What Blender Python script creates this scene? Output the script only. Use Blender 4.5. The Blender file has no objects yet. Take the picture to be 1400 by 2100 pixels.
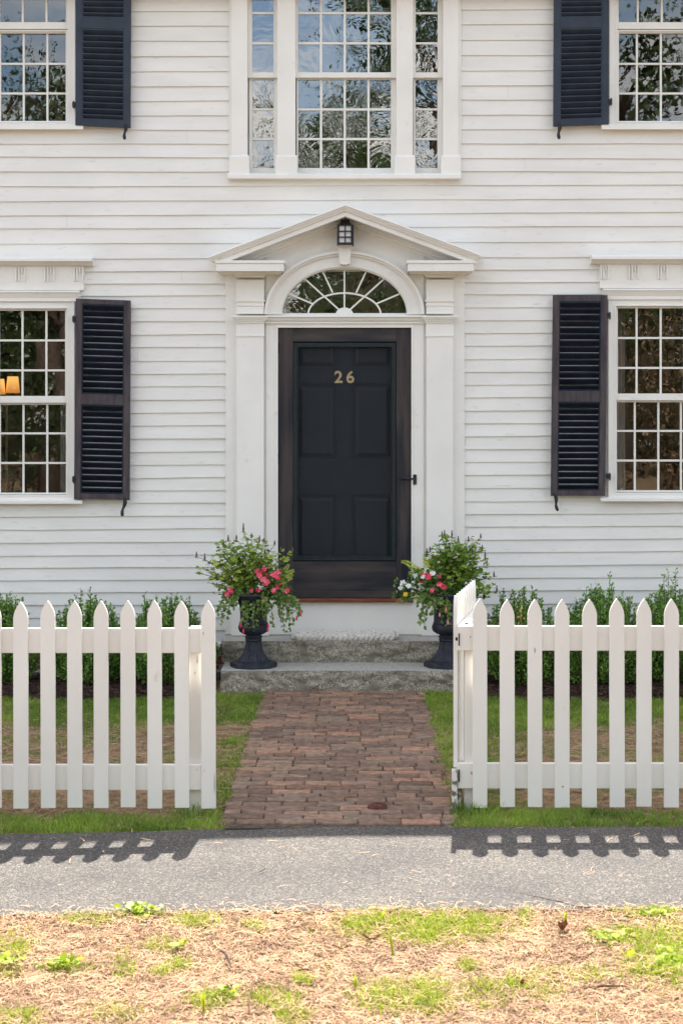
import bpy, math, random
import numpy as np
from mathutils import Vector, Matrix, noise

random.seed(7)
rng = np.random.default_rng(7)
C = bpy.context.scene.collection
SC = bpy.context.scene

# ------------------------------------------------------------------ camera, sky, sun, exposure
F = 3780.0            # focal length in photo pixels (photo 1400 x 2100)
D = 13.5              # camera to facade, metres
H = 1.983             # camera height
CX, CY = 705.0, 830.0 # principal point in photo pixels
cam = bpy.data.cameras.new("camera")
camo = bpy.data.objects.new("camera", cam); C.objects.link(camo)
camo.location = (0, -D, H); camo.rotation_euler = (math.radians(90), 0, 0)
cam.sensor_fit = 'VERTICAL'; cam.sensor_height = 36.0; cam.lens = F/2100*36
cam.shift_y = -(1050-CY)/2100; cam.shift_x = -(CX-700)/2100
cam.clip_start = 0.1; cam.clip_end = 2000
cam.dof.use_dof = True; cam.dof.focus_distance = 12.6; cam.dof.aperture_fstop = 8
SC.camera = camo

SUN_TO = Vector((0.066, 0.914, 1.02)).normalized()
el = math.asin(SUN_TO.z); rot = math.atan2(SUN_TO.x, SUN_TO.y)
W = bpy.data.worlds.new("World"); SC.world = W; W.use_nodes = True
nt = W.node_tree; N = nt.nodes; L = nt.links
for n in list(N): N.remove(n)
out = N.new('ShaderNodeOutputWorld'); bg = N.new('ShaderNodeBackground'); bg.inputs[1].default_value = 0.112
sky = N.new('ShaderNodeTexSky'); sky.sky_type = 'NISHITA'; sky.sun_disc = False
sky.sun_elevation = el; sky.sun_rotation = rot; sky.air_density = 1.0; sky.dust_density = 0.8; sky.ozone_density = 1.0
tc = N.new('ShaderNodeTexCoord'); mp = N.new('ShaderNodeMapping'); mp.inputs['Scale'].default_value = (1.0, 1.0, 2.2)
nz = N.new('ShaderNodeTexNoise'); nz.inputs['Scale'].default_value = 4.2; nz.inputs['Detail'].default_value = 9; nz.inputs['Roughness'].default_value = .58
rp = N.new('ShaderNodeValToRGB'); rp.color_ramp.elements[0].position = .45; rp.color_ramp.elements[1].position = .60
mp.inputs['Location'].default_value = (2.7, 1.9, .3)
mx = N.new('ShaderNodeMix'); mx.data_type = 'RGBA'
L.new(tc.outputs['Generated'], mp.inputs[0]); L.new(mp.outputs[0], nz.inputs[0]); L.new(nz.outputs[0], rp.inputs[0])
L.new(rp.outputs[0], mx.inputs[0]); L.new(sky.outputs[0], mx.inputs[6]); mx.inputs[7].default_value = (8.6, 8.3, 7.9, 1)
L.new(mx.outputs[2], bg.inputs[0]); L.new(bg.outputs[0], out.inputs[0])

sun = bpy.data.lights.new("sun", 'SUN'); sun.energy = 4.6; sun.angle = math.radians(0.5); sun.color = (1, .95, .87)
suno = bpy.data.objects.new("sun", sun); C.objects.link(suno); suno.location = (0, 10, 20)
suno.rotation_euler = (-SUN_TO).to_track_quat('-Z', 'Y').to_euler()
SC.view_settings.view_transform = 'Standard'; SC.view_settings.look = 'None'
SC.view_settings.exposure = 1.56; SC.view_settings.gamma = 1.0
SC.cycles.use_denoising = True
SC.cycles.max_bounces = 8; SC.cycles.transparent_max_bounces = 12
SC.cycles.sample_clamp_indirect = 6

# ------------------------------------------------------------------ helpers
def X(px, y=0.0): return (px-CX)*(D+y)/F
def Z(py, y=0.0): return H-(py-CY)*(D+y)/F
def G(px, py):   # ground point
    d = F*H/(py-CY); return ((px-CX)*d/F, d-D)

ORG = {}
def empty(name, loc, label=None, cat=None, group=None, kind=None, rz=0):
    o = bpy.data.objects.new(name, None); C.objects.link(o); o.location = loc; o.rotation_euler.z = rz
    o.empty_display_size = .1
    ORG[o.name] = Vector(loc); tag(o, label, cat, group, kind); return o
def tag(o, label=None, cat=None, group=None, kind=None):
    if label: o['label'] = label
    if cat: o['category'] = cat
    if group: o['group'] = group
    if kind: o['kind'] = kind
    return o
def link_mesh(name, me, mat, parent=None, origin=None, smooth=False):
    o = bpy.data.objects.new(name, me); C.objects.link(o)
    po = ORG[parent.name] if parent else Vector((0, 0, 0))
    org = Vector(origin) if origin is not None else (po.copy() if parent else Vector((0, 0, 0)))
    me.transform(Matrix.Translation(-org))
    o.location = org-po
    if parent: o.parent = parent
    ORG[o.name] = org
    if mat: me.materials.append(mat)
    if smooth: me.polygons.foreach_set('use_smooth', [True]*len(me.polygons))
    return o

class MB:
    def __init__(s): s.v = []; s.f = []; s.n = 0
    def add(s, vs, fs):
        s.v.extend([tuple(v) for v in vs]); s.f.extend([tuple(i+s.n for i in f) for f in fs]); s.n += len(vs); return s
    def box(s, x0, x1, y0, y1, z0, z1):
        if x0 > x1: x0, x1 = x1, x0
        if y0 > y1: y0, y1 = y1, y0
        if z0 > z1: z0, z1 = z1, z0
        return s.add([(x0,y0,z0),(x1,y0,z0),(x1,y1,z0),(x0,y1,z0),(x0,y0,z1),(x1,y0,z1),(x1,y1,z1),(x0,y1,z1)],
              [(0,3,2,1),(4,5,6,7),(0,1,5,4),(1,2,6,5),(2,3,7,6),(3,0,4,7)])
    def hexa(s, q0, q1):   # two quads (front, back) of 4 pts each
        return s.add(list(q0)+list(q1), [(0,1,2,3),(7,6,5,4),(0,4,5,1),(1,5,6,2),(2,6,7,3),(3,7,4,0)])
    def prism(s, poly, y0, y1):  # poly in xz, extruded y0(front)->y1
        n = len(poly); vs = [(x, y0, z) for x, z in poly]+[(x, y1, z) for x, z in poly]
        fs = [tuple(range(n)), tuple(range(2*n-1, n-1, -1))]+[(i, i+n, (i+1) % n+n, (i+1) % n) for i in range(n)]
        return s.add(vs, fs)
    def sweepx(s, prof, x0, x1, cut=0.0): # profile (y,z) closed, extruded in x ; cut: mitre with y
        n = len(prof)
        vs = [(x0-cut*y, y, z) for y, z in prof]+[(x1+cut*y, y, z) for y, z in prof]
        fs = [tuple(range(n-1, -1, -1)), tuple(range(n, 2*n))]+[(i, (i+1) % n, (i+1) % n+n, i+n) for i in range(n)]
        return s.add(vs, fs)
    def lathe(s, prof, c, n=24, flute=0.0, fl0=0, fl1=99):
        cx, cy, cz = c; m = len(prof); vs = []
        for k, (r, z) in enumerate(prof):
            for i in range(n):
                a = 2*math.pi*i/n
                rr = r*(1-flute*(i % 2)) if fl0 <= k <= fl1 else r
                vs.append((cx+rr*math.cos(a), cy+rr*math.sin(a), cz+z))
        fs = [(k*n+i, k*n+(i+1) % n, (k+1)*n+(i+1) % n, (k+1)*n+i) for k in range(m-1) for i in range(n)]
        fs.append(tuple(range(n-1, -1, -1))); fs.append(tuple((m-1)*n+i for i in range(n)))
        return s.add(vs, fs)
    def tube(s, pts, r, n=6):
        pts = [Vector(p) for p in pts]; m = len(pts); vs = []
        rs = r if hasattr(r, '__len__') else [r]*m
        up = Vector((0, 0, 1))
        for k, p in enumerate(pts):
            t = (pts[min(k+1, m-1)]-pts[max(k-1, 0)]).normalized()
            if abs(t.dot(up)) > .95: up = Vector((1, 0, 0))
            a = t.cross(up).normalized(); b = a.cross(t); up = b
            for i in range(n):
                an = 2*math.pi*i/n; vs.append(p+(a*math.cos(an)+b*math.sin(an))*rs[k])
        fs = [(k*n+i, k*n+(i+1) % n, (k+1)*n+(i+1) % n, (k+1)*n+i) for k in range(m-1) for i in range(n)]
        fs.append(tuple(range(n-1, -1, -1))); fs.append(tuple((m-1)*n+i for i in range(n)))
        return s.add(vs, fs)
    def build(s, name, mat, parent=None, origin=None, smooth=False, bevel=0):
        me = bpy.data.meshes.new(name); me.from_pydata(s.v, [], s.f); me.update()
        o = link_mesh(name, me, mat, parent, origin, smooth)
        if bevel:
            b = o.modifiers.new('bevel', 'BEVEL'); b.width = bevel; b.segments = 2; b.limit_method = 'ANGLE'; b.angle_limit = math.radians(40)
        return o

def fast_mesh(name, V, faces_n, idx, mat, parent=None, tint=None, smooth=False, origin=None):
    """V (n,3); idx flat loop vertex indices; faces_n verts per face (array)"""
    me = bpy.data.meshes.new(name)
    me.vertices.add(len(V)); me.vertices.foreach_set('co', np.asarray(V, dtype=np.float32).ravel())
    me.loops.add(len(idx)); me.loops.foreach_set('vertex_index', np.asarray(idx, dtype=np.int32))
    me.polygons.add(len(faces_n))
    st = np.concatenate([[0], np.cumsum(faces_n)[:-1]]).astype(np.int32)
    me.polygons.foreach_set('loop_start', st); me.polygons.foreach_set('loop_total', np.asarray(faces_n, dtype=np.int32))
    me.update(calc_edges=True); me.validate()
    if tint is not None:
        a = me.attributes.new('tint', 'FLOAT', 'POINT'); a.data.foreach_set('value', np.asarray(tint, dtype=np.float32))
    return link_mesh(name, me, mat, parent, origin, smooth)

def instanced(name, tmpl, faces, pos, dirs, scale, mat, parent=None, roll=None, tint=None):
    """leaf template (m,3) with length along +Y, normal +Z ; pos (n,3), dirs (n,3), scale (n,) or (n,3)"""
    n = len(pos); T = np.asarray(tmpl, float); m = len(T)
    d = dirs/np.maximum(np.linalg.norm(dirs, axis=1, keepdims=True), 1e-9)
    r = rng.normal(size=(n, 3)) if roll is None else roll
    s_ = np.cross(d, r); s_ /= np.maximum(np.linalg.norm(s_, axis=1, keepdims=True), 1e-9)
    u = np.cross(s_, d)
    sc = np.asarray(scale, float); sc = sc[:, None] if sc.ndim == 1 else sc
    if sc.shape[1] == 1: sc = np.repeat(sc, 3, axis=1)
    Vv = pos[:, None, :]+s_[:, None, :]*(T[None, :, 0:1]*sc[:, None, 0:1])+d[:, None, :]*(T[None, :, 1:2]*sc[:, None, 1:2])+u[:, None, :]*(T[None, :, 2:3]*sc[:, None, 2:3])
    off = (np.arange(n)*m)
    fl = np.array([i for f in faces for i in f]); fn = np.array([len(f) for f in faces])
    idx = (off[:, None]+fl[None, :]).ravel(); fnn = np.tile(fn, n)
    t = rng.random(n) if tint is None else tint
    return fast_mesh(name, Vv.reshape(-1, 3), fnn, idx, mat, parent, np.repeat(t, m))

LEAF = ([(0,0,0),(.28,.28,.06),(.34,.55,.05),(0,1,-.08),(-.34,.55,.05),(-.28,.28,.06),(0,.5,0)], [(0,1,6),(1,2,6),(2,3,6),(3,4,6),(4,5,6),(5,0,6)])
LEAF4 = ([(0,0,0),(.26,.45,.05),(0,1,0),(-.26,.45,.05)], [(0,1,2),(0,2,3)])

# ------------------------------------------------------------------ materials
def mat(name, c0, c1=None, scale=8, rough=.6, bump=0, bscale=60, spec=.3, metal=0, p0=.35, p1=.65, stretch=None, detail=5, coord='Object', c2=None, s2=40, f2=.3, tint=False, trans=0, coat=0):
    m = bpy.data.materials.new(name); m.use_nodes = True
    n = m.node_tree.nodes; l = m.node_tree.links; b = n['Principled BSDF']
    b.inputs['Roughness'].default_value = rough; b.inputs['Metallic'].default_value = metal
    b.inputs['Specular IOR Level'].default_value = spec
    if coat: b.inputs['Coat Weight'].default_value = coat
    t = n.new('ShaderNodeTexCoord'); mpn = n.new('ShaderNodeMapping'); l.new(t.outputs[coord], mpn.inputs[0])
    if stretch: mpn.inputs['Scale'].default_value = stretch
    col = None
    if c1 is None: b.inputs['Base Color'].default_value = (*c0, 1)
    else:
        r = n.new('ShaderNodeValToRGB'); r.color_ramp.elements[0].color = (*c0, 1); r.color_ramp.elements[1].color = (*c1, 1)
        r.color_ramp.elements[0].position = p0; r.color_ramp.elements[1].position = p1
        if tint:
            a = n.new('ShaderNodeAttribute'); a.attribute_name = 'tint'; l.new(a.outputs['Fac'], r.inputs[0])
            r.color_ramp.elements[0].position = 0; r.color_ramp.elements[1].position = 1
        else:
            x = n.new('ShaderNodeTexNoise'); x.inputs['Scale'].default_value = scale; x.inputs['Detail'].default_value = detail
            l.new(mpn.outputs[0], x.inputs[0]); l.new(x.outputs[0], r.inputs[0])
        col = r.outputs[0]
        if c2 is not None:
            x2 = n.new('ShaderNodeTexNoise'); x2.inputs['Scale'].default_value = s2; x2.inputs['Detail'].default_value = 4; l.new(mpn.outputs[0], x2.inputs[0])
            r2 = n.new('ShaderNodeValToRGB'); r2.color_ramp.elements[0].position = 1-f2-.08; r2.color_ramp.elements[1].position = 1-f2+.05; l.new(x2.outputs[0], r2.inputs[0])
            mm = n.new('ShaderNodeMix'); mm.data_type = 'RGBA'; l.new(r2.outputs[0], mm.inputs[0]); l.new(col, mm.inputs[6]); mm.inputs[7].default_value = (*c2, 1); col = mm.outputs[2]
        l.new(col, b.inputs['Base Color'])
    if bump:
        x = n.new('ShaderNodeTexNoise'); x.inputs['Scale'].default_value = bscale; x.inputs['Detail'].default_value = 6; l.new(mpn.outputs[0], x.inputs[0])
        bn = n.new('ShaderNodeBump'); bn.inputs['Strength'].default_value = bump; bn.inputs['Distance'].default_value = .01
        l.new(x.outputs[0], bn.inputs['Height']); l.new(bn.outputs[0], b.inputs['Normal'])
    if trans:
        tr = n.new('ShaderNodeBsdfTranslucent'); ms = n.new('ShaderNodeMixShader'); ms.inputs[0].default_value = trans
        if col is not None: l.new(col, tr.inputs[0])
        else: tr.inputs[0].default_value = (*c0, 1)
        l.new(b.outputs[0], ms.inputs[1]); l.new(tr.outputs[0], ms.inputs[2]); l.new(ms.outputs[0], n['Material Output'].inputs[0])
    return m

M = {}
M['siding'] = mat('white_siding_paint', (.745,.73,.69), (.81,.795,.755), scale=1.6, rough=.55, bump=.12, bscale=90, c2=(.65,.64,.60), s2=9, f2=.30, stretch=(1,1,5))
M['trim'] = mat('white_trim_paint', (.77,.755,.71), (.83,.815,.77), scale=2.5, rough=.5, bump=.06, bscale=50, c2=(.74,.71,.655), s2=12, f2=.28)
M['sash'] = mat('white_sash_paint', (.76,.745,.69), (.82,.81,.76), scale=5, rough=.45)
M['fence'] = mat('white_fence_paint', (.79,.75,.685), (.85,.815,.75), scale=3, rough=.5, bump=.05, bscale=40, c2=(.66,.63,.56), s2=14, f2=.24, stretch=(1,1,.5))
M['peel'] = mat('peeling_post_paint', (.18,.14,.11), (.72,.69,.63), scale=26, rough=.8, bump=.4, bscale=60, p0=.47, p1=.53)
M['navy'] = mat('dark_navy_shutter_paint', (.018,.027,.045), (.028,.040,.062), scale=8, rough=.5, bump=.1, bscale=120, spec=.4)
M['faded'] = mat('faded_brown_shutter_paint', (.032,.029,.038), (.095,.076,.078), scale=7, rough=.7, bump=.25, bscale=90, stretch=(3,3,.6), p0=.3, p1=.7)
M['louvre'] = mat('blue_black_louvre_paint', (.006,.010,.020), (.012,.018,.034), scale=10, rough=.5)
M['iron'] = mat('black_iron', (.012,.013,.018), (.03,.03,.035), scale=30, rough=.45, bump=.2, bscale=120)
M['door'] = mat('dark_door_paint', (.014,.017,.024), (.10,.068,.060), scale=2.2, rough=.42, bump=.2, bscale=60, stretch=(5,5,.55), p0=.42, p1=.75)
M['door_top'] = mat('dark_door_rail_paint', (.020,.021,.026), (.07,.055,.05), scale=2.5, rough=.42, bump=.2, bscale=60, stretch=(.8,5,5), p0=.42, p1=.72)
M['teal'] = mat('dark_teal_bead_paint', (.010,.017,.021), (.018,.028,.032), scale=20, rough=.4)
M['inner'] = mat('inner_door_paint', (.016,.023,.030), (.022,.030,.038), scale=3, rough=.35)
M['threshold'] = mat('reddish_brown_wood', (.13,.035,.018), (.22,.07,.035), scale=8, rough=.5, stretch=(1,8,8))
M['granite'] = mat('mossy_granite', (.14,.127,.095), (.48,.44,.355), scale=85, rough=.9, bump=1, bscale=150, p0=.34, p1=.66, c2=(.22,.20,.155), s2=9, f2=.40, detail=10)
M['granite_top'] = mat('sky_lit_granite_top', (.26,.25,.225), (.56,.54,.49), scale=85, rough=.9, bump=.6, bscale=150, p0=.3, p1=.7, detail=9)  # treads painted lighter than the step fronts, standing in for light from the sky
M['brickwall'] = mat('foundation_brick', (.14,.045,.03), (.26,.09,.06), scale=9, rough=.9, bump=.5, bscale=80)
M['mortar'] = mat('mortar', (.30,.27,.24), (.4,.37,.33), scale=20, rough=.95, bump=.4)
M['roof'] = mat('roof_shingles', (.05,.05,.055), (.10,.10,.10), scale=20, rough=.9, bump=.5)
M['dark'] = mat('dark_interior', (.05,.045,.04), rough=.9)
M['plaster'] = mat('room_plaster', (.20,.17,.14), (.26,.22,.18), scale=2, rough=.9)
M['curtain'] = mat('pale_curtain', (.55,.52,.47), (.68,.65,.6), scale=3, rough=.9, stretch=(14,1,.4), trans=.25)
M['brass'] = mat('aged_brass', (.80,.56,.26), (1.0,.84,.52), scale=60, rough=.4, metal=.45, spec=.5)
M['frost'] = mat('lantern_glass', (.78,.77,.76), (.62,.62,.64), scale=10, rough=.25, spec=.5)
M['urn'] = mat('black_cast_iron_urn', (.012,.014,.022), (.03,.035,.048), scale=25, rough=.5, bump=.35, bscale=120)
M['soil'] = mat('potting_soil', (.03,.02,.014), (.06,.04,.03), scale=40, rough=.95, bump=.7)
M['rope'] = mat('speckled_rope', (.62,.58,.51), (.82,.79,.73), scale=50, rough=.95, bump=.8, bscale=200, c2=(.16,.13,.12), s2=55, f2=.34)
M['bark'] = mat('bark', (.07,.05,.035), (.14,.10,.075), scale=12, rough=.95, bump=.8, bscale=40)
M['rust'] = mat('rusty_lump', (.07,.025,.018), (.16,.06,.04), scale=40, rough=.95, bump=1, bscale=90)
# leaves
M['hyssop'] = mat('light_green_leaf', (.17,.28,.03), (.44,.54,.10), tint=True, rough=.5, trans=.3)
M['hyssop2'] = mat('mid_green_leaf', (.10,.22,.022), (.33,.46,.07), tint=True, rough=.5, trans=.3)
M['stem'] = mat('green_stem', (.09,.14,.03), (.16,.15,.06), scale=20, rough=.6)
M['spike'] = mat('grey_purple_flower_spike', (.13,.10,.11), (.25,.20,.17), tint=True, rough=.8)
M['darkleaf'] = mat('dark_green_leaf', (.03,.085,.015), (.11,.21,.04), tint=True, rough=.45, trans=.2)
M['fuchleaf'] = mat('trailing_leaf', (.05,.11,.02), (.24,.34,.08), tint=True, rough=.5, trans=.25)
M['fern'] = mat('yellow_green_fern', (.36,.46,.04), (.62,.68,.12), tint=True, rough=.5, trans=.3)
M['pink'] = mat('coral_pink_petal', (.84,.035,.10), (.95,.20,.27), tint=True, rough=.6, trans=.25)
M['whitep'] = mat('white_petal', (.8,.78,.74), (.88,.87,.85), tint=True, rough=.6, trans=.25)
M['yellowp'] = mat('yellow_petal', (.8,.5,.03), (.9,.62,.05), tint=True, rough=.6, trans=.2)
M['salmon'] = mat('salmon_petal', (.78,.32,.24), (.88,.5,.42), tint=True, rough=.6, trans=.2)
M['bud'] = mat('crimson_bud', (.6,.04,.09), (.75,.10,.16), tint=True, rough=.5)
M['box'] = mat('boxwood_leaf', (.055,.16,.028), (.28,.48,.08), tint=True, rough=.4, trans=.2)
M['twig'] = mat('twig', (.06,.06,.025), (.11,.09,.05), scale=20, rough=.8)
M['yleaf'] = mat('yellow_dead_leaf', (.5,.27,.06), (.65,.42,.12), tint=True, rough=.6)
M['treeleaf'] = mat('tree_leaf', (.022,.045,.012), (.085,.13,.035), tint=True, rough=.5, trans=.25)
M['brush'] = mat('brush_leaf', (.04,.05,.02), (.17,.15,.065), tint=True, rough=.6, trans=.2)
M['deadbrush'] = mat('brown_brush', (.12,.07,.04), (.38,.24,.15), tint=True, rough=.8)
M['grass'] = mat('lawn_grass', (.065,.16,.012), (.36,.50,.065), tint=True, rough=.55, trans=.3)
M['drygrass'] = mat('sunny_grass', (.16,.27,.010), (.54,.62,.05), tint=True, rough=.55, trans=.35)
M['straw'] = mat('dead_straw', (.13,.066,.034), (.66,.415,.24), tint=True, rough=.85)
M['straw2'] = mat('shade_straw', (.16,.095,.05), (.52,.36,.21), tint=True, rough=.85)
M['mulch'] = mat('dark_mulch', (.025,.014,.010), (.12,.065,.045), tint=True, rough=.95)
M['mulchbed'] = mat('mulch_bed_soil', (.02,.012,.009), (.05,.03,.022), scale=30, rough=.95, bump=1, bscale=60)
M['deadleaf'] = mat('fallen_brown_leaf', (.16,.06,.025), (.32,.14,.06), scale=30, rough=.7, bump=.3)
M['ground'] = mat('ground_thatch', (.15,.09,.05), (.34,.22,.13), scale=14, rough=.95, bump=.8, bscale=60, c2=(.10,.13,.03), s2=2.2, f2=.40)
M['vergesoil'] = mat('verge_thatch', (.16,.09,.05), (.38,.245,.145), scale=30, rough=.95, bump=1, bscale=90)
M['road'] = mat('road_asphalt', (.045,.045,.047), (.075,.074,.072), scale=60, rough=.9, bump=.5)
M['gravel'] = mat('grey_gravel_strip', (.10,.10,.10), (.42,.41,.40), scale=70, rough=.95, bump=1, bscale=90, p0=.4, p1=.6)
M['beige_wall'] = mat('distant_brick', (.22,.10,.075), (.32,.16,.12), scale=4, rough=.9)

# asphalt of the sidewalk: aggregate chips in a dark binder
def asphalt():
    m = bpy.data.materials.new('aggregate_asphalt'); m.use_nodes = True; n = m.node_tree.nodes; l = m.node_tree.links; b = n['Principled BSDF']
    t = n.new('ShaderNodeTexCoord'); v = n.new('ShaderNodeTexVoronoi'); v.inputs['Scale'].default_value = 150
    v.inputs['Randomness'].default_value = 1
    l.new(t.outputs['Object'], v.inputs[0])
    r = n.new('ShaderNodeValToRGB'); cr = r.color_ramp
    cr.elements[0].position = 0; cr.elements[0].color = (.045,.043,.043,1); cr.elements[1].position = 1; cr.elements[1].color = (.36,.315,.27,1)
    for p, c in ((.35,(.10,.088,.076,1)),(.62,(.13,.113,.097,1)),(.85,(.17,.149,.128,1))):
        e = cr.elements.new(p); e.color = c
    sp = n.new('ShaderNodeSeparateColor'); l.new(v.outputs['Color'], sp.inputs[0]); l.new(sp.outputs[0], r.inputs[0])
    rd = n.new('ShaderNodeValToRGB'); rd.color_ramp.elements[0].position = .25; rd.color_ramp.elements[1].position = .75
    rd.color_ramp.elements[0].color = (1,1,1,1); rd.color_ramp.elements[1].color = (.42,.41,.41,1)
    l.new(v.outputs['Distance'], rd.inputs[0])
    mm = n.new('ShaderNodeMix'); mm.data_type = 'RGBA'; mm.blend_type = 'MULTIPLY'; mm.inputs[0].default_value = 1
    l.new(r.outputs[0], mm.inputs[6]); l.new(rd.outputs[0], mm.inputs[7])
    x = n.new('ShaderNodeTexNoise'); x.inputs['Scale'].default_value = 2.2; x.inputs['Detail'].default_value = 6; l.new(t.outputs['Object'], x.inputs[0])
    r3 = n.new('ShaderNodeValToRGB'); r3.color_ramp.elements[0].position = .3; r3.color_ramp.elements[1].position = .7
    r3.color_ramp.elements[0].color = (.72,.72,.74,1); r3.color_ramp.elements[1].color = (1.22,1.19,1.15,1); l.new(x.outputs[0], r3.inputs[0])
    m2 = n.new('ShaderNodeMix'); m2.data_type = 'RGBA'; m2.blend_type = 'MULTIPLY'; m2.inputs[0].default_value = 1
    l.new(mm.outputs[2], m2.inputs[6]); l.new(r3.outputs[0], m2.inputs[7]); l.new(m2.outputs[2], b.inputs['Base Color'])
    b.inputs['Roughness'].default_value = .85
    bn = n.new('ShaderNodeBump'); bn.inputs['Strength'].default_value = 1; bn.inputs['Distance'].default_value = .004; bn.invert = True
    l.new(v.outputs['Distance'], bn.inputs['Height']); l.new(bn.outputs[0], b.inputs['Normal'])
    return m
M['asphalt'] = asphalt()

def brickmat():
    m = bpy.data.materials.new('worn_path_brick'); m.use_nodes = True; n = m.node_tree.nodes; l = m.node_tree.links; b = n['Principled BSDF']
    a = n.new('ShaderNodeAttribute'); a.attribute_name = 'tint'
    r = n.new('ShaderNodeValToRGB'); cr = r.color_ramp
    cr.elements[0].color = (.14,.09,.062,1); cr.elements[1].color = (.33,.18,.115,1); cr.elements[1].position = 1
    e = cr.elements.new(.35); e.color = (.19,.112,.075,1)
    e = cr.elements.new(.7); e.color = (.215,.15,.105,1)
    l.new(a.outputs['Fac'], r.inputs[0])
    t = n.new('ShaderNodeTexCoord'); x = n.new('ShaderNodeTexNoise'); x.inputs['Scale'].default_value = 30; x.inputs['Detail'].default_value = 8; l.new(t.outputs['Object'], x.inputs[0])
    r2 = n.new('ShaderNodeValToRGB'); r2.color_ramp.elements[0].position = .35; r2.color_ramp.elements[1].position = .7
    r2.color_ramp.elements[0].color = (.62,.62,.62,1); r2.color_ramp.elements[1].color = (1.35,1.32,1.3,1); l.new(x.outputs[0], r2.inputs[0])
    mm = n.new('ShaderNodeMix'); mm.data_type = 'RGBA'; mm.blend_type = 'MULTIPLY'; mm.inputs[0].default_value = 1
    l.new(r.outputs[0], mm.inputs[6]); l.new(r2.outputs[0], mm.inputs[7])
    x3 = n.new('ShaderNodeTexNoise'); x3.inputs['Scale'].default_value = 3.5; x3.inputs['Detail'].default_value = 7; l.new(t.outputs['Object'], x3.inputs[0])
    r3 = n.new('ShaderNodeValToRGB'); r3.color_ramp.elements[0].position = .58; r3.color_ramp.elements[1].position = .74; l.new(x3.outputs[0], r3.inputs[0])
    r3.color_ramp.elements[1].color = (.5,.5,.5,1)
    m3 = n.new('ShaderNodeMix'); m3.data_type = 'RGBA'; l.new(r3.outputs[0], m3.inputs[0]); l.new(mm.outputs[2], m3.inputs[6]); m3.inputs[7].default_value = (.25,.20,.165,1)
    l.new(m3.outputs[2], b.inputs['Base Color']); b.inputs['Roughness'].default_value = .9
    bn = n.new('ShaderNodeBump'); bn.inputs['Strength'].default_value = .6; bn.inputs['Distance'].default_value = .006
    l.new(x.outputs[0], bn.inputs['Height']); l.new(bn.outputs[0], b.inputs['Normal'])
    return m
M['brick'] = brickmat()
M['joint'] = mat('sandy_joint_soil', (.035,.028,.02), (.12,.09,.065), scale=30, rough=.95, bump=.8, c2=(.06,.08,.02), s2=6, f2=.35)

def glass(name, refl, bump, scale, tintc=(1,1,1)):
    m = bpy.data.materials.new(name); m.use_nodes = True; n = m.node_tree.nodes; l = m.node_tree.links
    n.remove(n['Principled BSDF'])
    tr = n.new('ShaderNodeBsdfTransparent'); tr.inputs[0].default_value = (.82,.85,.84,1); g = n.new('ShaderNodeBsdfGlossy'); g.inputs['Roughness'].default_value = 0.0
    g.inputs[0].default_value = (*tintc, 1)
    ms = n.new('ShaderNodeMixShader')
    fr = n.new('ShaderNodeLayerWeight'); fr.inputs[0].default_value = .25
    ad = n.new('ShaderNodeMath'); ad.operation = 'ADD'; ad.inputs[1].default_value = refl; ad.use_clamp = True
    l.new(fr.outputs['Fresnel'], ad.inputs[0]); l.new(ad.outputs[0], ms.inputs[0])
    l.new(tr.outputs[0], ms.inputs[1]); l.new(g.outputs[0], ms.inputs[2]); l.new(ms.outputs[0], n['Material Output'].inputs[0])
    t = n.new('ShaderNodeTexCoord'); x = n.new('ShaderNodeTexNoise'); x.inputs['Scale'].default_value = scale; x.inputs['Detail'].default_value = 2.5; x.inputs['Distortion'].default_value = 1.2
    l.new(t.outputs['Object'], x.inputs[0]); bn = n.new('ShaderNodeBump'); bn.inputs['Strength'].default_value = 1; bn.inputs['Distance'].default_value = bump
    l.new(x.outputs[0], bn.inputs['Height']); l.new(bn.outputs[0], g.inputs['Normal'])
    return m
M['oldglass'] = glass('wavy_old_glass', .18, .0011, 4.5)
M['glass'] = glass('storm_window_glass', .10, .00012, 6)
M['screen'] = bpy.data.materials.new('insect_screen'); M['screen'].use_nodes = True
_n = M['screen'].node_tree.nodes; _l = M['screen'].node_tree.links
_tr = _n.new('ShaderNodeBsdfTransparent'); _ms = _n.new('ShaderNodeMixShader'); _ms.inputs[0].default_value = .36
_n['Principled BSDF'].inputs['Base Color'].default_value = (.012,.016,.022,1); _n['Principled BSDF'].inputs['Roughness'].default_value = .7
_l.new(_tr.outputs[0], _ms.inputs[1]); _l.new(_n['Principled BSDF'].outputs[0], _ms.inputs[2]); _l.new(_ms.outputs[0], _n['Material Output'].inputs[0])
M['lampshade'] = bpy.data.materials.new('lit_lampshade'); M['lampshade'].use_nodes = True
_b = M['lampshade'].node_tree.nodes['Principled BSDF']; _b.inputs['Base Color'].default_value = (.8,.5,.2,1)
_b.inputs['Emission Color'].default_value = (1,.40,.09,1); _b.inputs['Emission Strength'].default_value = .45
_m = M['lampshade'].node_tree; _t = _m.nodes.new('ShaderNodeTexCoord'); _s = _m.nodes.new('ShaderNodeSeparateXYZ'); _r = _m.nodes.new('ShaderNodeValToRGB')
_m.links.new(_t.outputs['Generated'], _s.inputs[0]); _m.links.new(_s.outputs[2], _r.inputs[0]); _m.links.new(_r.outputs[0], _b.inputs['Emission Color'])
_r.color_ramp.elements[0].color = (.55,.17,.03,1); _r.color_ramp.elements[0].position = 0; _r.color_ramp.elements[1].color = (1,.50,.13,1); _r.color_ramp.elements[1].position = .75

# ------------------------------------------------------------------ house
house = empty('clapboard_house', (0, 0, 0), 'white clapboard house with dark shutters and a pedimented front door', 'house')
XL, XR = -7.0, 7.0
Z0 = .235; ZTOP = 5.18
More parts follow.
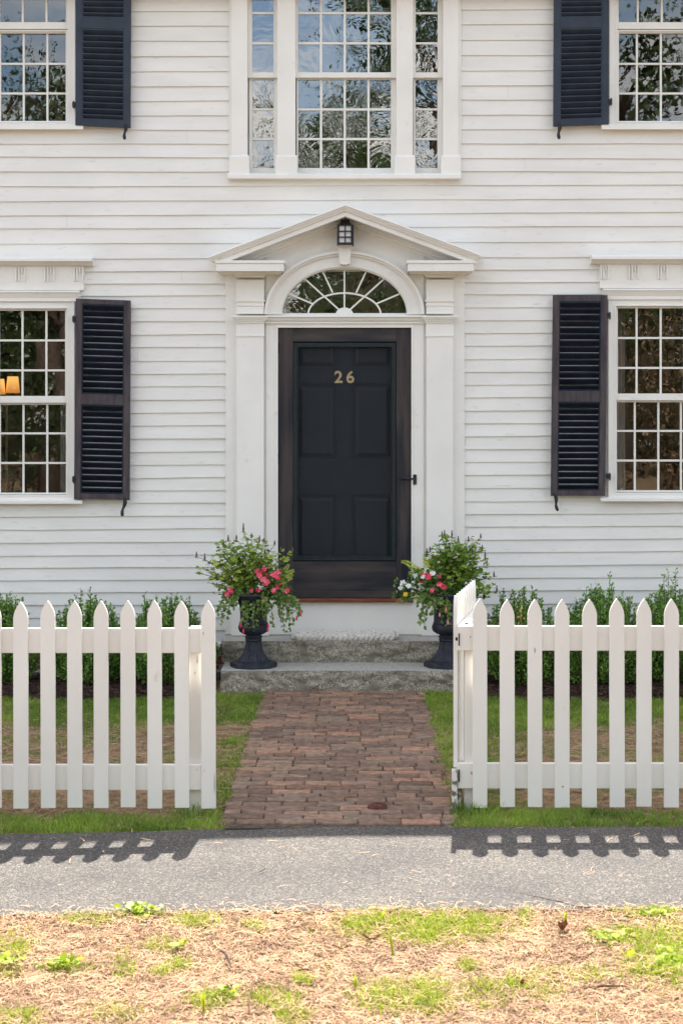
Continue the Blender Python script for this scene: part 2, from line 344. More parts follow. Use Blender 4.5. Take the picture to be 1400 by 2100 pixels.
# siding course lines (photo px at left x=350, right x=1050)
LL = [-96,-66,-36,-6,24,54,84.7,116,147.4,177.6,207.4,238,266.7,295.5,323,352,382,412,441,468,499,530,556,582,606,632,659.4,686,711.5,740,766.7,793,819.5,846,872.6,899.4,926,953,980,1005.7,1031,1058,1084,1111,1137.5,1163.3,1188.5,1213.8,1240,1266,1292,1318]
RR = [-100,-70,-40,-10,20.4,50,83,114,144.5,176,205,236,266.5,295,325,352,380,409,437,465,496.5,528,553,579,604,630.4,657,683,709,736,762.7,789,815,842,868,894.4,921,947,973,1000.6,1028,1054,1080,1106.4,1132.5,1159.4,1185,1211,1238,1264.5,1291,1318]
def lineZ(k, x):
    t = (x-X(350))/(X(1050)-X(350)); t = max(-.6, min(1.6, t))
    py = LL[k]*(1-t)+RR[k]*t
    return Z(py)+.0045*noise.noise(Vector((x*.9, k*3.7, 0)))+.002*noise.noise(Vector((x*4, k*3.7, 5)))
# openings (where no siding is needed), world rects
OPEN = []
def opening(px0, px1, py0, py1): OPEN.append((X(px0), X(px1), Z(py1), Z(py0)))
opening(478, 938, -400, 360)
opening(-45, 145, -400, 258); opening(1258, 1450, -400, 258)
opening(-45, 144, 626, 1026); opening(1256, 1450, 620, 1022)
opening(470, 945, 560, 1400)
sd = MB()
xs_br = sorted(set([XL, XR]+[o[0] for o in OPEN]+[o[1] for o in OPEN]))
def inside(xa, xb, z):
    return any(o[0]-1e-6 <= xa and xb <= o[1]+1e-6 and o[2] < z < o[3] for o in OPEN)
for k in range(len(LL)-1):
    # board between line k (top) and k+1 (bottom); joints at random places
    joints = sorted(random.uniform(XL, XR) for _ in range(random.choice((1,1,2))))
    bd = [XL]+joints+[XR]
    for bi in range(len(bd)-1):
        b0, b1 = bd[bi], bd[bi+1]
        prot = .013+random.uniform(-.0015, .002)
        cuts = [b0]+[x for x in xs_br if b0 < x < b1]+[b1]
        for ci in range(len(cuts)-1):
            xa, xb = cuts[ci], cuts[ci+1]
            if xb-xa < 1e-4: continue
            xm = (xa+xb)/2; zt = lineZ(k, xm); zb = lineZ(k+1, xm)
            zs = [0, 1]
            for o in OPEN:
                if o[0]-1e-6 <= xa and xb <= o[1]+1e-6:
                    for zz in (o[2], o[3]):
                        if zb < zz < zt: zs.append((zt-zz)/(zt-zb))
            zs = sorted(zs); n = max(1, int((xb-xa)/.12))
            e = .0005
            xx = [xa+(xb-xa)*i/n for i in range(n+1)]
            if abs(xa-b0) < 1e-9: xx[0] += e
            if abs(xb-b1) < 1e-9: xx[-1] -= e
            for zi in range(len(zs)-1):
                t0, t1 = zs[zi], zs[zi+1]
                if inside(xa, xb, zt-(zt-zb)*(t0+t1)/2): continue
                vs = []; fs = []
                for i, x in enumerate(xx):
                    a = lineZ(k, x)+.012; c = lineZ(k+1, x)
                    za = a+(c-a)*t0; zc = a+(c-a)*t1
                    ya = -.002-prot*t0; yc = -.002-prot*t1
                    vs += [(x, ya, za), (x, yc, zc)]
                    if t1 == 1: vs += [(x, .0, zc+.001)]
                m_ = 3 if t1 == 1 else 2
                for i in range(n):
                    o_ = i*m_; p_ = o_+m_
                    fs.append((o_, o_+1, p_+1, p_))
                    if t1 == 1: fs.append((o_+1, o_+2, p_+2, p_+1))
                sd.add(vs, fs)
siding = sd.build('siding', M['siding'], house)
# shell behind the siding: sheathing with the openings left out, sides, back, floors
sh = MB()
def wallgrid(mb, rects, x0, x1, z0, z1, ya, yb):
    xs = sorted(set([x0, x1]+[min(max(v, x0), x1) for r in rects for v in (r[0], r[1])]))
    zs = sorted(set([z0, z1]+[min(max(v, z0), z1) for r in rects for v in (r[2], r[3])]))
    for i in range(len(xs)-1):
        for j in range(len(zs)-1):
            xm = (xs[i]+xs[i+1])/2; zm = (zs[j]+zs[j+1])/2
            if xs[i+1]-xs[i] < 1e-4 or zs[j+1]-zs[j] < 1e-4: continue
            if any(r[0] < xm < r[1] and r[2] < zm < r[3] for r in rects): continue
            mb.box(xs[i], xs[i+1], ya, yb, zs[j], zs[j+1])
OP2 = [r for r in OPEN]
OP2[5] = (X(560), X(852), Z(1230), Z(535))
wallgrid(sh, OP2, XL, XR, .1, 5.2, .001, .16)
sh.box(XL, XL+.15, .16, 8, .1, 5.2); sh.box(XR-.15, XR, .16, 8, .1, 5.2); sh.box(XL, XR, 8, 8.15, .1, 5.2)
sh.build('sheathing', M['plaster'], house)
fl = MB(); fl.box(XL+.15, XR-.15, .16, 8, .18, .28); fl.box(XL+.15, XR-.15, .17, 7.9, 2.78, 2.98); fl.box(XL+.15, XR-.15, .17, 7.9, 5.0, 5.1)
fl.build('floor', M['dark'], house)
wl = MB(); wl.box(XL+.2, XR-.2, 3.6, 3.7, .29, 2.77); wl.box(XL+.2, XR-.2, 3.6, 3.7, 2.99, 4.99)
wl.box(-1.35, -1.25, .17, 3.59, .29, 2.77); wl.box(1.25, 1.35, .17, 3.59, .29, 2.77)
wl.build('inner_wall', M['plaster'], house)
# roof : eave edge throws the shadow that ends on the sidewalk
rf = MB(); ye, ze = -.30, 5.32; rdg = 4.1
rf.sweepx([(ye, ze), (ye, ze-.14), (ye+.03, ze-.22), (-.0, ze-.24), (.2, ze-.1), (rdg, ze-.1+(rdg-.2)*.62), (8.2, ze-.1), (8.5, ze-.2), (8.5, ze), (rdg, ze+(rdg-ye)*.62)], XL-.3, XR+.3)
rf.build('roof', M['roof'], house)
sf = MB(); sf.sweepx([(-.20, 5.16), (-.20, 5.05), (-.15, 4.99), (-.06, 4.97), (-.06, 5.0), (.0, 5.0), (.0, 5.16)], XL, XR); sf.build('eave_moulding', M['trim'], house)
# chimney-less gable walls
for xx in (XL, XR-.15):
    gb = MB(); gb.add([(xx, .1, 5.2), (xx, 8.1, 5.2), (xx, 4.1, 7.6), (xx+.15, .1, 5.2), (xx+.15, 8.1, 5.2), (xx+.15, 4.1, 7.6)], [(0,1,2), (5,4,3), (0,3,4,1), (1,4,5,2), (2,5,3,0)])
    gb.build('gable', M['siding'], house)
# foundation of brick with mortar behind
fb = MB(); fb.box(XL, XR, .0, .16, -.1, .235)
found = fb.build('foundation', M['mortar'], house)
for fside in (-1, 1):
  fbk = MB()
  for c in range(4):
    z = .02+c*.066; x = XL-(.1 if c % 2 else 0)
    while x < XR:
        if (x < -1.0 and fside < 0) or (x > .95 and fside > 0): fbk.box(x+.004, x+.204, -.004, .02, z, z+.056)
        x += .21
  fbk.build('brick_facing', M['brickwall'], found)
wt = MB(); wt.sweepx([(-.022, .245), (-.03, .235), (-.03, .21), (0, .21), (0, .245)], XL, X(463)); wt.sweepx([(-.022, .245), (-.03, .235), (-.03, .21), (0, .21), (0, .245)], X(951), XR)
wt.build('water_table', M['trim'], house)

# ---- window builder -------------------------------------------------
def bars(mb, x0, x1, z0, z1, vx, hz, w, y0, y1):
    for vxx in vx: mb.box(vxx-w/2, vxx+w/2, y0, y1, z0, z1)
    xs_ = [x0]+[a for v in sorted(vx) for a in (v-w/2, v+w/2)]+[x1]
    for h in hz:
        for i in range(0, len(xs_), 2):
            mb.box(xs_[i], xs_[i+1], y0+.0015, y1-.0015, h-w/2, h+w/2)
def ring(mb, x0, x1, z0, z1, wl_, wr, wb, wtp, y0, y1):
    mb.box(x0-wl_, x0, y0, y1, z0-wb, z1+wtp); mb.box(x1, x1+wr, y0, y1, z0-wb, z1+wtp)
    mb.box(x0, x1, y0+.001, y1, z0-wb, z0); mb.box(x0, x1, y0+.001, y1, z1, z1+wtp)
def sash(parent, gx0, gx1, gy0, gy1, vpx, hpx, fw, y, gmat, w=.015, tilt=.004):
    """glass extents in photo px ; fw = frame widths l,r,bottom,top (px)"""
    x0, x1, z0, z1 = X(gx0), X(gx1), Z(gy1), Z(gy0); s = D/F
    mb = MB(); ring(mb, x0, x1, z0, z1, fw[0]*s, fw[1]*s, fw[2]*s, fw[3]*s, y, y+.035)
    vx = [X(p) for p in vpx]; hz = [Z(p) for p in hpx]
    bars(mb, x0, x1, z0, z1, vx, hz, w, y+.008, y+.028)
    sa = mb.build('sash', M['sash'], parent, bevel=.0015)
    g = MB(); xs_ = [x0]+sorted(vx)+[x1]; zs_ = [z0]+sorted(hz)+[z1]
    for i in range(len(xs_)-1):
        for j in range(len(zs_)-1):
            a, b = random.gauss(0, tilt), random.gauss(0, tilt); xa, xb, za, zb = xs_[i], xs_[i+1], zs_[j], zs_[j+1]
            cxm, czm = (xa+xb)/2, (za+zb)/2
            g.add([(p, y+.018+a*(p-cxm)+b*(q-czm), q) for p, q in ((xa, za), (xb, za), (xb, zb), (xa, zb))], [(0,1,2,3)])
    g.build('pane', gmat, parent)
    return sa
def jamb(parent, px0, px1, py0, py1, ya, yb, t=.012):
    x0, x1, z0, z1 = X(px0), X(px1), Z(py1), Z(py0); mb = MB()
    mb.box(x0-t, x0, ya, yb, z0-t, z1+t); mb.box(x1, x1+t, ya, yb, z0-t, z1+t); mb.box(x0, x1, ya, yb, z0-t, z0); mb.box(x0, x1, ya, yb, z1, z1+t)
    mb.build('jamb', M['sash'], parent)

def side_window(cx, lower, gl, gr, ylist, vpx_u, vpx_l, lbl):
    """cx centre px ; gl, gr glass extents px ; ylist dict"""
    w = empty('window', (X(cx), 0, Z(ylist['sill'])), None, None); w.parent = house
    w['label'] = lbl
    jamb(w, gl-6, gr+6, ylist['top']-5, ylist['bot']+5, -.01, .16)
    mb = MB(); cw = ylist['cw']; s = D/F
    # casing boards with bead
    ct, cb = ylist['ctop'], ylist['cbot']
    for (a, b, c, d, ya) in ((gl-8-cw, gl-7, ct, cb, -.032), (gr+7, gr+8+cw, ct, cb, -.032)):
        mb.box(X(a), X(b), ya, .0, Z(d), Z(c))
    mb.box(X(gl-7), X(gr+7), -.031, .0, Z(ylist['top']-5), Z(ct)); mb.box(X(gl-7), X(gr+7), -.031, 0, Z(cb), Z(ylist['bot']+5))
    # thin bead round the opening, proud
    ring(mb, X(gl-5), X(gr+5), Z(ylist['bot']+4), Z(ylist['top']-4), .009, .009, .009, .009, -.036, -.0)
    # outer backband
    ring(mb, X(gl-8-cw), X(gr+8+cw), Z(cb), Z(ct), .008, .008, .0001, .008, -.042, -.0)
    mb.build('casing', M['trim'], w, bevel=.002)
    si = MB(); a, b = X(gl-8-cw-19), X(gr+8+cw+19); zt = Z(ylist['sill0']); zb = Z(ylist['sill'])
    si.sweepx([(-.075, zb), (-.075, zt-.008), (-.06, zt), (.0, zt+.004), (.0, zb+.004), (-.055, zb+.004), (-.06, zb)], a, b)
    si.build('sill', M['trim'], w)
    return w
# upper pair : only the upper part shows, both sashes built
for cx, gl, gr, v in ((46.6, -42, 135.4, (-2, 46.6, 95.3)), (1357, 1268, 1446, (1307.3, 1356.6, 1405))):
    left = cx < 700
    w = side_window(cx, False, gl, gr, dict(top=-128, bot=246, ctop=-146, cbot=255.5, cw=11, sill0=256, sill=268), v, v,
        'upper window beside the left navy shutter, reflecting blue sky and leaves' if left else 'upper window beside the right navy shutter, reflecting green foliage')
    sash(w, gl, gr, -126, 45, v, (-68, -11), (7, 7, 14, 7), .005, M['glass'])
    sash(w, gl, gr, 66, 246, v, (128, 189), (5, 5, 4, 5), .045, M['glass'])
    st = MB(); x0, x1, z0, z1 = X(gl), X(gr), Z(250), Z(64); ring(st, x0, x1, z0, z1, .012, .012, .008, .008, -.003, .0043)
    st.build('storm_frame', M['sash'], w)
# lower pair
for cx, gl, gr, vu, vl, off in ((46, -41.5, 133.7, (-2.6, 46, 95), (-2.6, 46, 95), 0), (1354, 1266, 1443, (1305, 1354.4, 1403), (1303, 1351.5, 1398), -5)):
    left = cx < 700
    w = side_window(cx, True, gl, gr, dict(top=637+off, bot=1011+off, ctop=619+off*.9, cbot=1024+off, cw=11, sill0=1024+off, sill=1032+off), vu, vl,
        'lower window left of the door with a lit lamp inside' if left else 'lower window right of the door reflecting brown brush')
    sash(w, gl, gr, 637+off, 812+off, vu, (698+off, 759.5+off), (5, 5, 14, 4), .005, M['glass'])
    sash(w, gl, gr, 830+off, 1011+off, vl, (889+off, 950+off), (4, 4, 4, 4), .045, M['glass'])
    # head entablature
    en = MB(); e0, e1 = (-100, 193.7) if left else (1208, 1510); f0, f1 = (-80, 174) if left else (1227.5, 1490)
    o = off*.8
    en.sweepx([(-.115, Z(530+o)), (-.12, Z(533+o)), (-.12, Z(538+o)), (-.10, Z(538+o)), (-.085, Z(541+o)), (-.065, Z(546+o)), (-.045, Z(546+o)), (0, Z(546+o)), (0, Z(527+o))], X(e0), X(e1), .0)
    en.build('cornice', M['trim'], w)
    fz = MB(); fz.box(X(f0), X(f1), -.042, 0, Z(596+o), Z(546+o))
    gxs = ((-23, -5), (36, 54), (95, 113), (155, 172)) if left else ((1230, 1244), (1287, 1305), (1346, 1364), (1405, 1423))
    for ga, gb_ in gxs:
        for q in range(4):
            xx = ga+(gb_-ga)*q/3; dn = 578 if q in (1, 3) else (562 if q == 2 else 577)
            fz.box(X(xx-1.5), X(xx+1.5), -.056, -.0425, Z(dn+o), Z(549+o))
        fz.box(X(ga-2), X(gb_+2), -.046, -.0424, Z(563+o), Z(561+o)) if False else None
    fz.sweepx([(-.065, Z(597+o)), (-.068, Z(600+o)), (-.058, Z(604+o)), (-.045, Z(612+o)), (-.045, Z(619+o)), (0, Z(619+o)), (0, Z(597+o))], X(f0+8 if left else f0+6), X(f1-8))
    fz.build('frieze', M['trim'], w, bevel=.001)

# central three-part window
cw = empty('window', (X(707), 0, Z(369))); cw.parent = house; cw['label'] = 'tall three-part window of old wavy glass above the door'
for a, b in ((475, 508), (569, 606), (812, 846), (907, 939)):
    mb = MB()
    mb.box(X(a), X(b), -.05, .12, Z(358), 4.98)
    mb.box(X(a-4), X(b+4), -.062, 0, Z(358), Z(324)); mb.sweepx([(-.062, Z(324)), (-.05, Z(320)), (0, Z(320)), (0, Z(324))], X(a-3), X(b+3))
    if a == 475: mb.box(X(470), X(475), -.03, .0, Z(358), 4.98)
    if a == 907: mb.box(X(939), X(944.5), -.03, 0, Z(358), 4.98)
    mb.build('pilaster', M['trim'], cw, bevel=.002)
mb = MB(); mb.sweepx([(-.085, Z(369)), (-.085, Z(361)), (-.07, Z(358)), (.1, Z(357.5)), (.1, Z(369)), ], X(468), X(943.5)); mb.build('sill', M['trim'], cw, bevel=.002)
for gl, gr, v, f in ((517, 561, (), (9, 8)), (611, 801.5, (658, 706.7, 755.5), (5, 11)), (852, 897, (), (6, 10))):
    sash(cw, gl, gr, -140, 148, v, (-97, -35.5, 26, 88), (f[0], f[1], 11, 6), .005, M['oldglass'], w=.016, tilt=.008)
    sash(cw, gl, gr, 161, 343, v, (222, 283), (f[0]-2, f[1], 14, 5), .043, M['oldglass'], w=.016, tilt=.008)

# ---- shutters -------------------------------------------------------
def shutter(corn, panels, fm, lm, lbl, hinges, hinge_side, dog, ang=38, nl=14):
    """corn: TL,TR,BR,BL px ; panels: list (py0,py1) ; all at front plane y=-.075"""
    yf, yb = -.082, -.046
    TL, TR, BR, BL = [(X(a, yf), Z(b, yf)) for a, b in corn]
    def uv(u, v):
        x = (TL[0]*(1-u)+TR[0]*u)*(1-v)+(BL[0]*(1-u)+BR[0]*u)*v; z = (TL[1]*(1-u)+TR[1]*u)*(1-v)+(BL[1]*(1-u)+BR[1]*u)*v
        return x, z
    pyt, pyb = (corn[0][1]+corn[1][1])/2, (corn[2][1]+corn[3][1])/2
    V = lambda py: (py-pyt)/(pyb-pyt)
    u0, u1 = .115, .885
    mb = MB()
    def bar(ua, ub, va, vb, y0=yf, y1=yb):
        q = [uv(ua, vb), uv(ub, vb), uv(ub, va), uv(ua, va)]
        mb.hexa([(x, y0, z) for x, z in q], [(x, y1, z) for x, z in q])
    bar(0, u0, 0, 1); bar(u1, 1, 0, 1)
    rails = [0]+[V(p) for pp in panels for p in pp]+[1]
    for i in range(0, len(rails), 2): bar(u0, u1, rails[i], rails[i+1], yf+.001, yb)
    sh_ = mb.build('shutter', fm, house, origin=((TL[0]+BR[0])/2, yf, BR[1]), bevel=.002)
    if lbl: sh_['label'] = lbl
    lv = MB(); bd = MB()
    for p0, p1 in panels:
        v0, v1 = V(p0), V(p1); n = nl
        for i in range(n):
            vc = v0+(v1-v0)*(i+.5)/n
            (xa, za), (xb, zb) = uv(u0, vc), uv(u1, vc); dep = .017; rise = .0165 if ang > 0 else -.0165; t = .004
            # front edge up, back edge down
            xa -= .003; xb += .003
            yF, yB = -.0795, -.051
            lv.add([(xa, yF, za+rise-t), (xb, yF, zb+rise-t), (xb, yF, zb+rise+t), (xa, yF, za+rise+t),
                    (xa, yB, za-rise-t), (xb, yB, zb-rise-t), (xb, yB, zb-rise+t), (xa, yB, za-rise+t)],
                   [(0,1,2,3), (7,6,5,4), (0,4,5,1), (3,2,6,7), (0,3,7,4), (1,5,6,2)])
        mb = bd
        e = .012*0+.02
        bar(u0-.001, u0+.022, v0, v1, yf+.005, yb+.003); bar(u1-.022, u1+.001, v0, v1, yf+.005, yb+.003)
        bar(u0+.022, u1-.022, v0-.001, v0+.008, yf+.0052, yb+.003); bar(u0+.022, u1-.022, v1-.008, v1+.001, yf+.0052, yb+.003)
    lv.build('louvres', lm, sh_); bd.build('bead', M['louvre'] if fm == M['faded'] else fm, sh_)
    bk = MB(); q = [uv(.06, .99), uv(.94, .99), uv(.94, .01), uv(.06, .01)]
    for hy in hinges:
        h = MB(); hx = corn[0][0] if hinge_side < 0 else corn[1][0]
        h.box(X(hx-4), X(hx+3), yf-.003, -.03, Z(hy+5), Z(hy-5)); h.tube([(X(hx+hinge_side*1), yf-.003, Z(hy+8)), (X(hx+hinge_side*1), yf-.003, Z(hy-7))], .006)
        h.build('hinge', M['iron'], sh_)
    dg = MB(); (x0, y0_), (x1, y1_) = dog
    pts = []
    for i in range(9):
        t = i/8; pts.append((X(x0+(x1-x0)*t+1.8*math.sin(t*6.3)), yf-.012+.004*math.sin(t*5), Z(y0_+(y1_-y0_)*t)))
    dg.tube(pts, [.008, .013, .015, .014, .010, .009, .012, .013, .009], 8)
    dg.tube([(X(x0, 0), yf-.005, Z(y0_+3)), (X(x0, 0), 0, Z(y0_+3))], .006)
    dg.build('shutter_holdback', M['iron'], sh_)
    return sh_
shutter(((156,612),(268,616),(265.5,1025.5),(152,1023)), ((624,809),(830,1013)), M['faded'], M['louvre'], 'lower left shutter with faded brown frame and dark louvres', (655,982), -1, ((259,1020),(255,1057)))
shutter(((1133.5,605),(1245,605),(1240,1017),(1129,1017)), ((618,802),(824,1006)), M['faded'], M['louvre'], 'lower right shutter with faded brown frame and dark louvres', (648,976), 1, ((1133,1011),(1140,1046)))
shutter(((156,-150),(269,-150),(267.5,262),(155,257)), ((-138,37),(59,247)), M['navy'], M['navy'], 'upper left navy shutter', (218,-100), -1, ((260,258),(260,290)), nl=15)
shutter(((1136,-150),(1248,-150),(1247,255),(1134,259)), ((-138,36),(57,245)), M['navy'], M['navy'], 'upper right navy shutter', (212,-100), 1, ((1142,256),(1143,289)), nl=15)

# ---- doorway --------------------------------------------------------
ds = empty('door_surround', (0, 0, .30)); ds.parent = house
# raking cornice
yF = -.30
ax, az = X(707.8, yF), Z(418, yF); lx, lz = X(427, yF), Z(525.5, yF); rx, rz_ = X(988, yF), Z(522, yF)
prof = [(0, .004), (-.30, 0), (-.302, -.013), (-.292, -.016), (-.291, -.024), (-.279, -.040), (-.276, -.048), (-.262, -.050), (-.262, -.084), (-.256, -.088), (-.085, -.088), (-.085, -.100), (-.072, -.105), (-.066, -.118), (-.052, -.128), (-.05, -.142), (0, -.142)]
rc = MB()
for (ex, ez, sg) in ((lx, lz, -1), (rx, rz_, 1)):
    sl = (az-ez)/abs(ex-ax); n = len(prof); vs = []
    for (y, dz) in prof: vs.append((ax, y, az+dz))
    for (y, dz) in prof:
        k = sg*dz*.55; vs.append((ex+k, y, ez+dz+abs(k)*sl))
    fs = [(i, i+n, (i+1) % n+n, (i+1) % n) if sg < 0 else (i, (i+1) % n, (i+1) % n+n, i+n) for i in range(n)]
    fs.append(tuple(range(n, 2*n)) if sg > 0 else tuple(range(2*n-1, n-1, -1)))
    rc.add(vs, fs)
rc.build('raking_cornice', M['trim'], ds)
# tympanum / back panel with the arch left out
ac, ay = 706, 645.5
def archpt(rx_, rz2, a): return (ac+rx_*math.cos(a), ay-rz2*math.sin(a))
bp = MB(); yP = -.045
sl = (az-lz)/abs(lx-ax)
def rake(px):  # px line y of rake underside
    x = X(px); return az-.10-abs(x-ax)*sl
NX = 40
cols = [546+(868-546)*i/NX for i in range(NX+1)]
def arch_low(px):
    u = (px-ac)/158.0
    return ay-124*math.sqrt(max(0, 1-u*u))
for i in range(NX):
    a, b = cols[i], cols[i+1]
    q = [(X(a), Z(arch_low(a))), (X(b), Z(arch_low(b))), (X(b), rake(b)), (X(a), rake(a))]
    bp.hexa([(x, yP, z) for x, z in q], [(x, 0, z) for x, z in q])
for a, b in ((463.5, 546), (868, 951)):
    q = [(X(a), .305), (X(b), .305), (X(b), rake(b)), (X(a), rake(a))]
    bp.hexa([(x, yP+.012, z) for x, z in q], [(x, 0, z) for x, z in q])
bp.box(X(546), X(570), yP-.002, .02, .305, Z(645)); bp.box(X(842.5), X(868), yP-.002, .02, .305, Z(645))
bp.build('back_board', M['trim'], ds)
# thin bead between the casing and the door, and horizontal board joint in the tympanum
cb = MB(); cb.box(X(566.5), X(570.3), -.056, .03, Z(1226), Z(671)); cb.box(X(842.6), X(846), -.056, .03, Z(1226), Z(671)); cb.box(X(566.5), X(846), -.0565, .03, Z(672.6), Z(668)); cb.box(X(545), X(867), -.0475, .03, Z(668.3), Z(645))
cb.box(X(548), X(864), -.045, .02, .305, Z(1234)); 
cb.build('door_casing', M['trim'], ds, bevel=.0015)
# cornice returns
for a, b in ((443, 581.5), (836, 971)):
    rt = MB(); yR = -.27; x0, x1 = X(a, yR), X(b, yR)
    rt.box(x0, x1, yR, 0, Z(556, yR), Z(540, yR)); rt.box(x0-.008, x1+.008, yR-.008, 0, Z(540, yR), Z(534, yR))
    rt.box(x0+.02, x1-.02, -.19, 0, Z(561, -.19), Z(556.3, -.19))
    rt.build('cornice_return', M['trim'], ds, bevel=.002)
# pilasters
for a, b in ((487, 542), (873, 927)):
    pl = MB(); yS = -.085
    pl.box(X(a), X(b), yS, 0, .30, Z(690))
    pl.box(X(a-1), X(b+1), yS-.003, 0, Z(690), Z(652)); 
    pl.box(X(a-.5), X(b+.5), yS-.001, 0, Z(645), Z(575))
    pil = pl.build('pilaster', M['trim'], ds, bevel=.002)
    cp = MB()
    def mould(py0, py1, ex, pr=.012):  # moulding with projecting top
        for k in range(4):
            t0, t1 = k/4, (k+1)/4; e = ex*(1-t0)**1.3; z1_, z0_ = Z(py0+(py1-py0)*t0), Z(py0+(py1-py0)*t1)
            cp.box(X(a-e), X(b+e), yS-.006-e*.0042, 0, z0_+(0 if k == 3 else 0), z1_)
    mould(557, 571, 12); cp.build('capital', M['trim'], pil); cp = MB(); mould(649, 664, 9)
    cp.box(X(a-3), X(b+3), yS-.012, 0, Z(620), Z(616)); cp.box(X(a-1.8), X(b+1.8), yS-.008, 0, Z(628.5), Z(626)); cp.box(X(a-1.8), X(b+1.8), yS-.007, 0, Z(691), Z(687.5))
    cp.build('impost', M['trim'], pil)
    bs = MB(); bs.box(X(a-11), X(b+11), yS-.03, 0, .305, Z(1240)); bs.build('plinth', M['trim'], pil, bevel=.003)
# impost / transom moulding across the door head
im = MB(); im.sweepx([(-.095, Z(648)), (-.097, Z(651)), (-.085, Z(654)), (-.078, Z(658)), (-.066, Z(661)), (-.066, Z(664)), (.03, Z(664)), (.03, Z(647.6))], X(544), X(871)); im.build('transom_bar', M['trim'], ds)
# archivolt
def arcband(mb, r0, r1, y0, y1, n=48):
    """elliptic band between (rx,rz) r0 inner and r1 outer"""
    vs = []
    for i in range(n+1):
        a = math.pi*i/n
        for (r, y) in ((r1, y0), (r0, y0), (r0, y1), (r1, y1)):
            p = archpt(r[0], r[1], a); vs.append((X(p[0]), y, Z(p[1])))
    fs = [(i*4+j, i*4+(j+1) % 4, (i+1)*4+(j+1) % 4, (i+1)*4+j) for i in range(n) for j in range(4)]
    fs += [(3,2,1,0), (n*4, n*4+1, n*4+2, n*4+3)]
    mb.add(vs, fs)
av = MB(); arcband(av, (157, 123.5), (162.5, 129), -.098, -.0); arcband(av, (152.5, 119), (157, 123.5), -.080, 0); arcband(av, (134, 100), (152.5, 119), -.062, 0); arcband(av, (130, 97), (134, 100), -.074, .0); arcband(av, (127, 94), (130, 97), -.058, .03)
av.build('arch_moulding', M['trim'], ds)
ks = MB(); pp = [(692, 505), (721, 505), (717, 542), (715, 545), (712.5, 543.5), (710, 546.5), (707, 544.5), (704, 547), (701.5, 544), (699, 545.5), (696.5, 542)]
ks.prism([(X(a), Z(b)) for a, b in reversed(pp)], -.125, -.04); ks.sweepx([(-.14, Z(505)), (-.13, Z(509)), (-.04, Z(509)), (-.04, Z(503))], X(691), X(722)); ks.build('keystone', M['trim'], ds, bevel=.002)
# fanlight
fn = empty('fanlight', (X(706), 0, Z(645))); fn.parent = house
fm_ = MB(); yb0, yb1 = -.022, -.004
arcband(fm_, (72.5, 42.5), (76, 46), yb0, yb1, 32)
def spoke(p, q, w=3.2):
    p = Vector(p); q = Vector(q); d = (q-p).normalized(); nrm = Vector((-d.y, d.x))*w/2
    pts = [p+nrm, p-nrm, q-nrm, q+nrm]; P_ = [(X(v.x), Z(v.y)) for v in pts]
    fm_.prism(P_, yb0+.0007*random.random()-.001, yb1)
spoke((706, 640), (706, 551)); spoke((700, 640), (618, 566)); spoke((712, 640), (794, 566))
spoke((682, 600.5), (661, 556)); spoke((730, 600.5), (751, 556)); spoke((640.5, 623), (586, 600)); spoke((771.5, 623), (826, 600))
fm_.box(X(579), X(833), -.024, -.001, Z(646.5), Z(642.5))
pp = [(706+18*math.cos(a), 645-14*math.sin(a)) for a in [math.pi*i/12 for i in range(13)]]
fm_.prism([(X(a), Z(b)) for a, b in pp], -.03, -.003)
fm_.build('muntins', M['sash'], fn)
fg = MB()
for i in range(24):
    a0, a1 = math.pi*i/24, math.pi*(i+1)/24; p, q = archpt(129, 96, a0), archpt(129, 96, a1)
    fg.add([(X(ac), -.012, Z(ay)), (X(p[0]), -.012, Z(p[1])), (X(q[0]), -.012, Z(q[1]))], [(0,1,2)])
fg.build('pane', M['oldglass'], fn)

# inner door with panels behind the screen
idr = MB(); yI = .045
x0, x1, zt, zb = X(590), X(822), Z(690), Z(1222)
pan = [(606, 691, 700, 756), (720.5, 806, 700, 756), (606, 691, 786, 943.5), (720.5, 806, 786, 943.5), (606, 691, 1014, 1180), (720.5, 806, 1014, 1180)]
rects = [(X(a), X(b), Z(d), Z(c)) for a, b, c, d in pan]
wallgrid(idr, rects, x0, x1, zb, zt, yI, yI+.045)
for r in rects:
    idr.box(r[0], r[1], yI+.024, yI+.04, r[2], r[3])
    ra, rb = .022, .05
    idr.add([(r[0]+ra, yI+.024, r[2]+ra), (r[1]-ra, yI+.024, r[2]+ra), (r[1]-ra, yI+.024, r[3]-ra), (r[0]+ra, yI+.024, r[3]-ra),
             (r[0]+rb, yI+.008, r[2]+rb), (r[1]-rb, yI+.008, r[2]+rb), (r[1]-rb, yI+.008, r[3]-rb), (r[0]+rb, yI+.008, r[3]-rb)],
            [(4,5,6,7), (0,1,5,4), (1,2,6,5), (2,3,7,6), (3,0,4,7)])
inner = idr.build('inner_door', M['inner'], house)
def digit(ch, px, pyb, hgt):
    cu = bpy.data.curves.new('digit', 'FONT'); cu.body = ch; cu.size = hgt/.73; cu.extrude = .004; cu.bevel_depth = .001; cu.offset = .002
    o = bpy.data.objects.new('digit_curve', cu); C.objects.link(o); bpy.context.view_layer.update()
    me = bpy.data.meshes.new_from_object(o.evaluated_get(bpy.context.evaluated_depsgraph_get()))
    bpy.data.objects.remove(o)
    me.transform(Matrix.Rotation(math.radians(90), 4, 'X'))
    me.transform(Matrix.Translation((X(px), yI-.006, Z(pyb))))
    me.materials.clear()
    o2 = link_mesh('house_number', me, M['brass'], inner, origin=(X(px), yI-.006, Z(pyb))); o2['label'] = 'gold numeral '+ch
digit('2', 685.5, 784.5, .088); digit('6', 709.5, 784.5, .088)
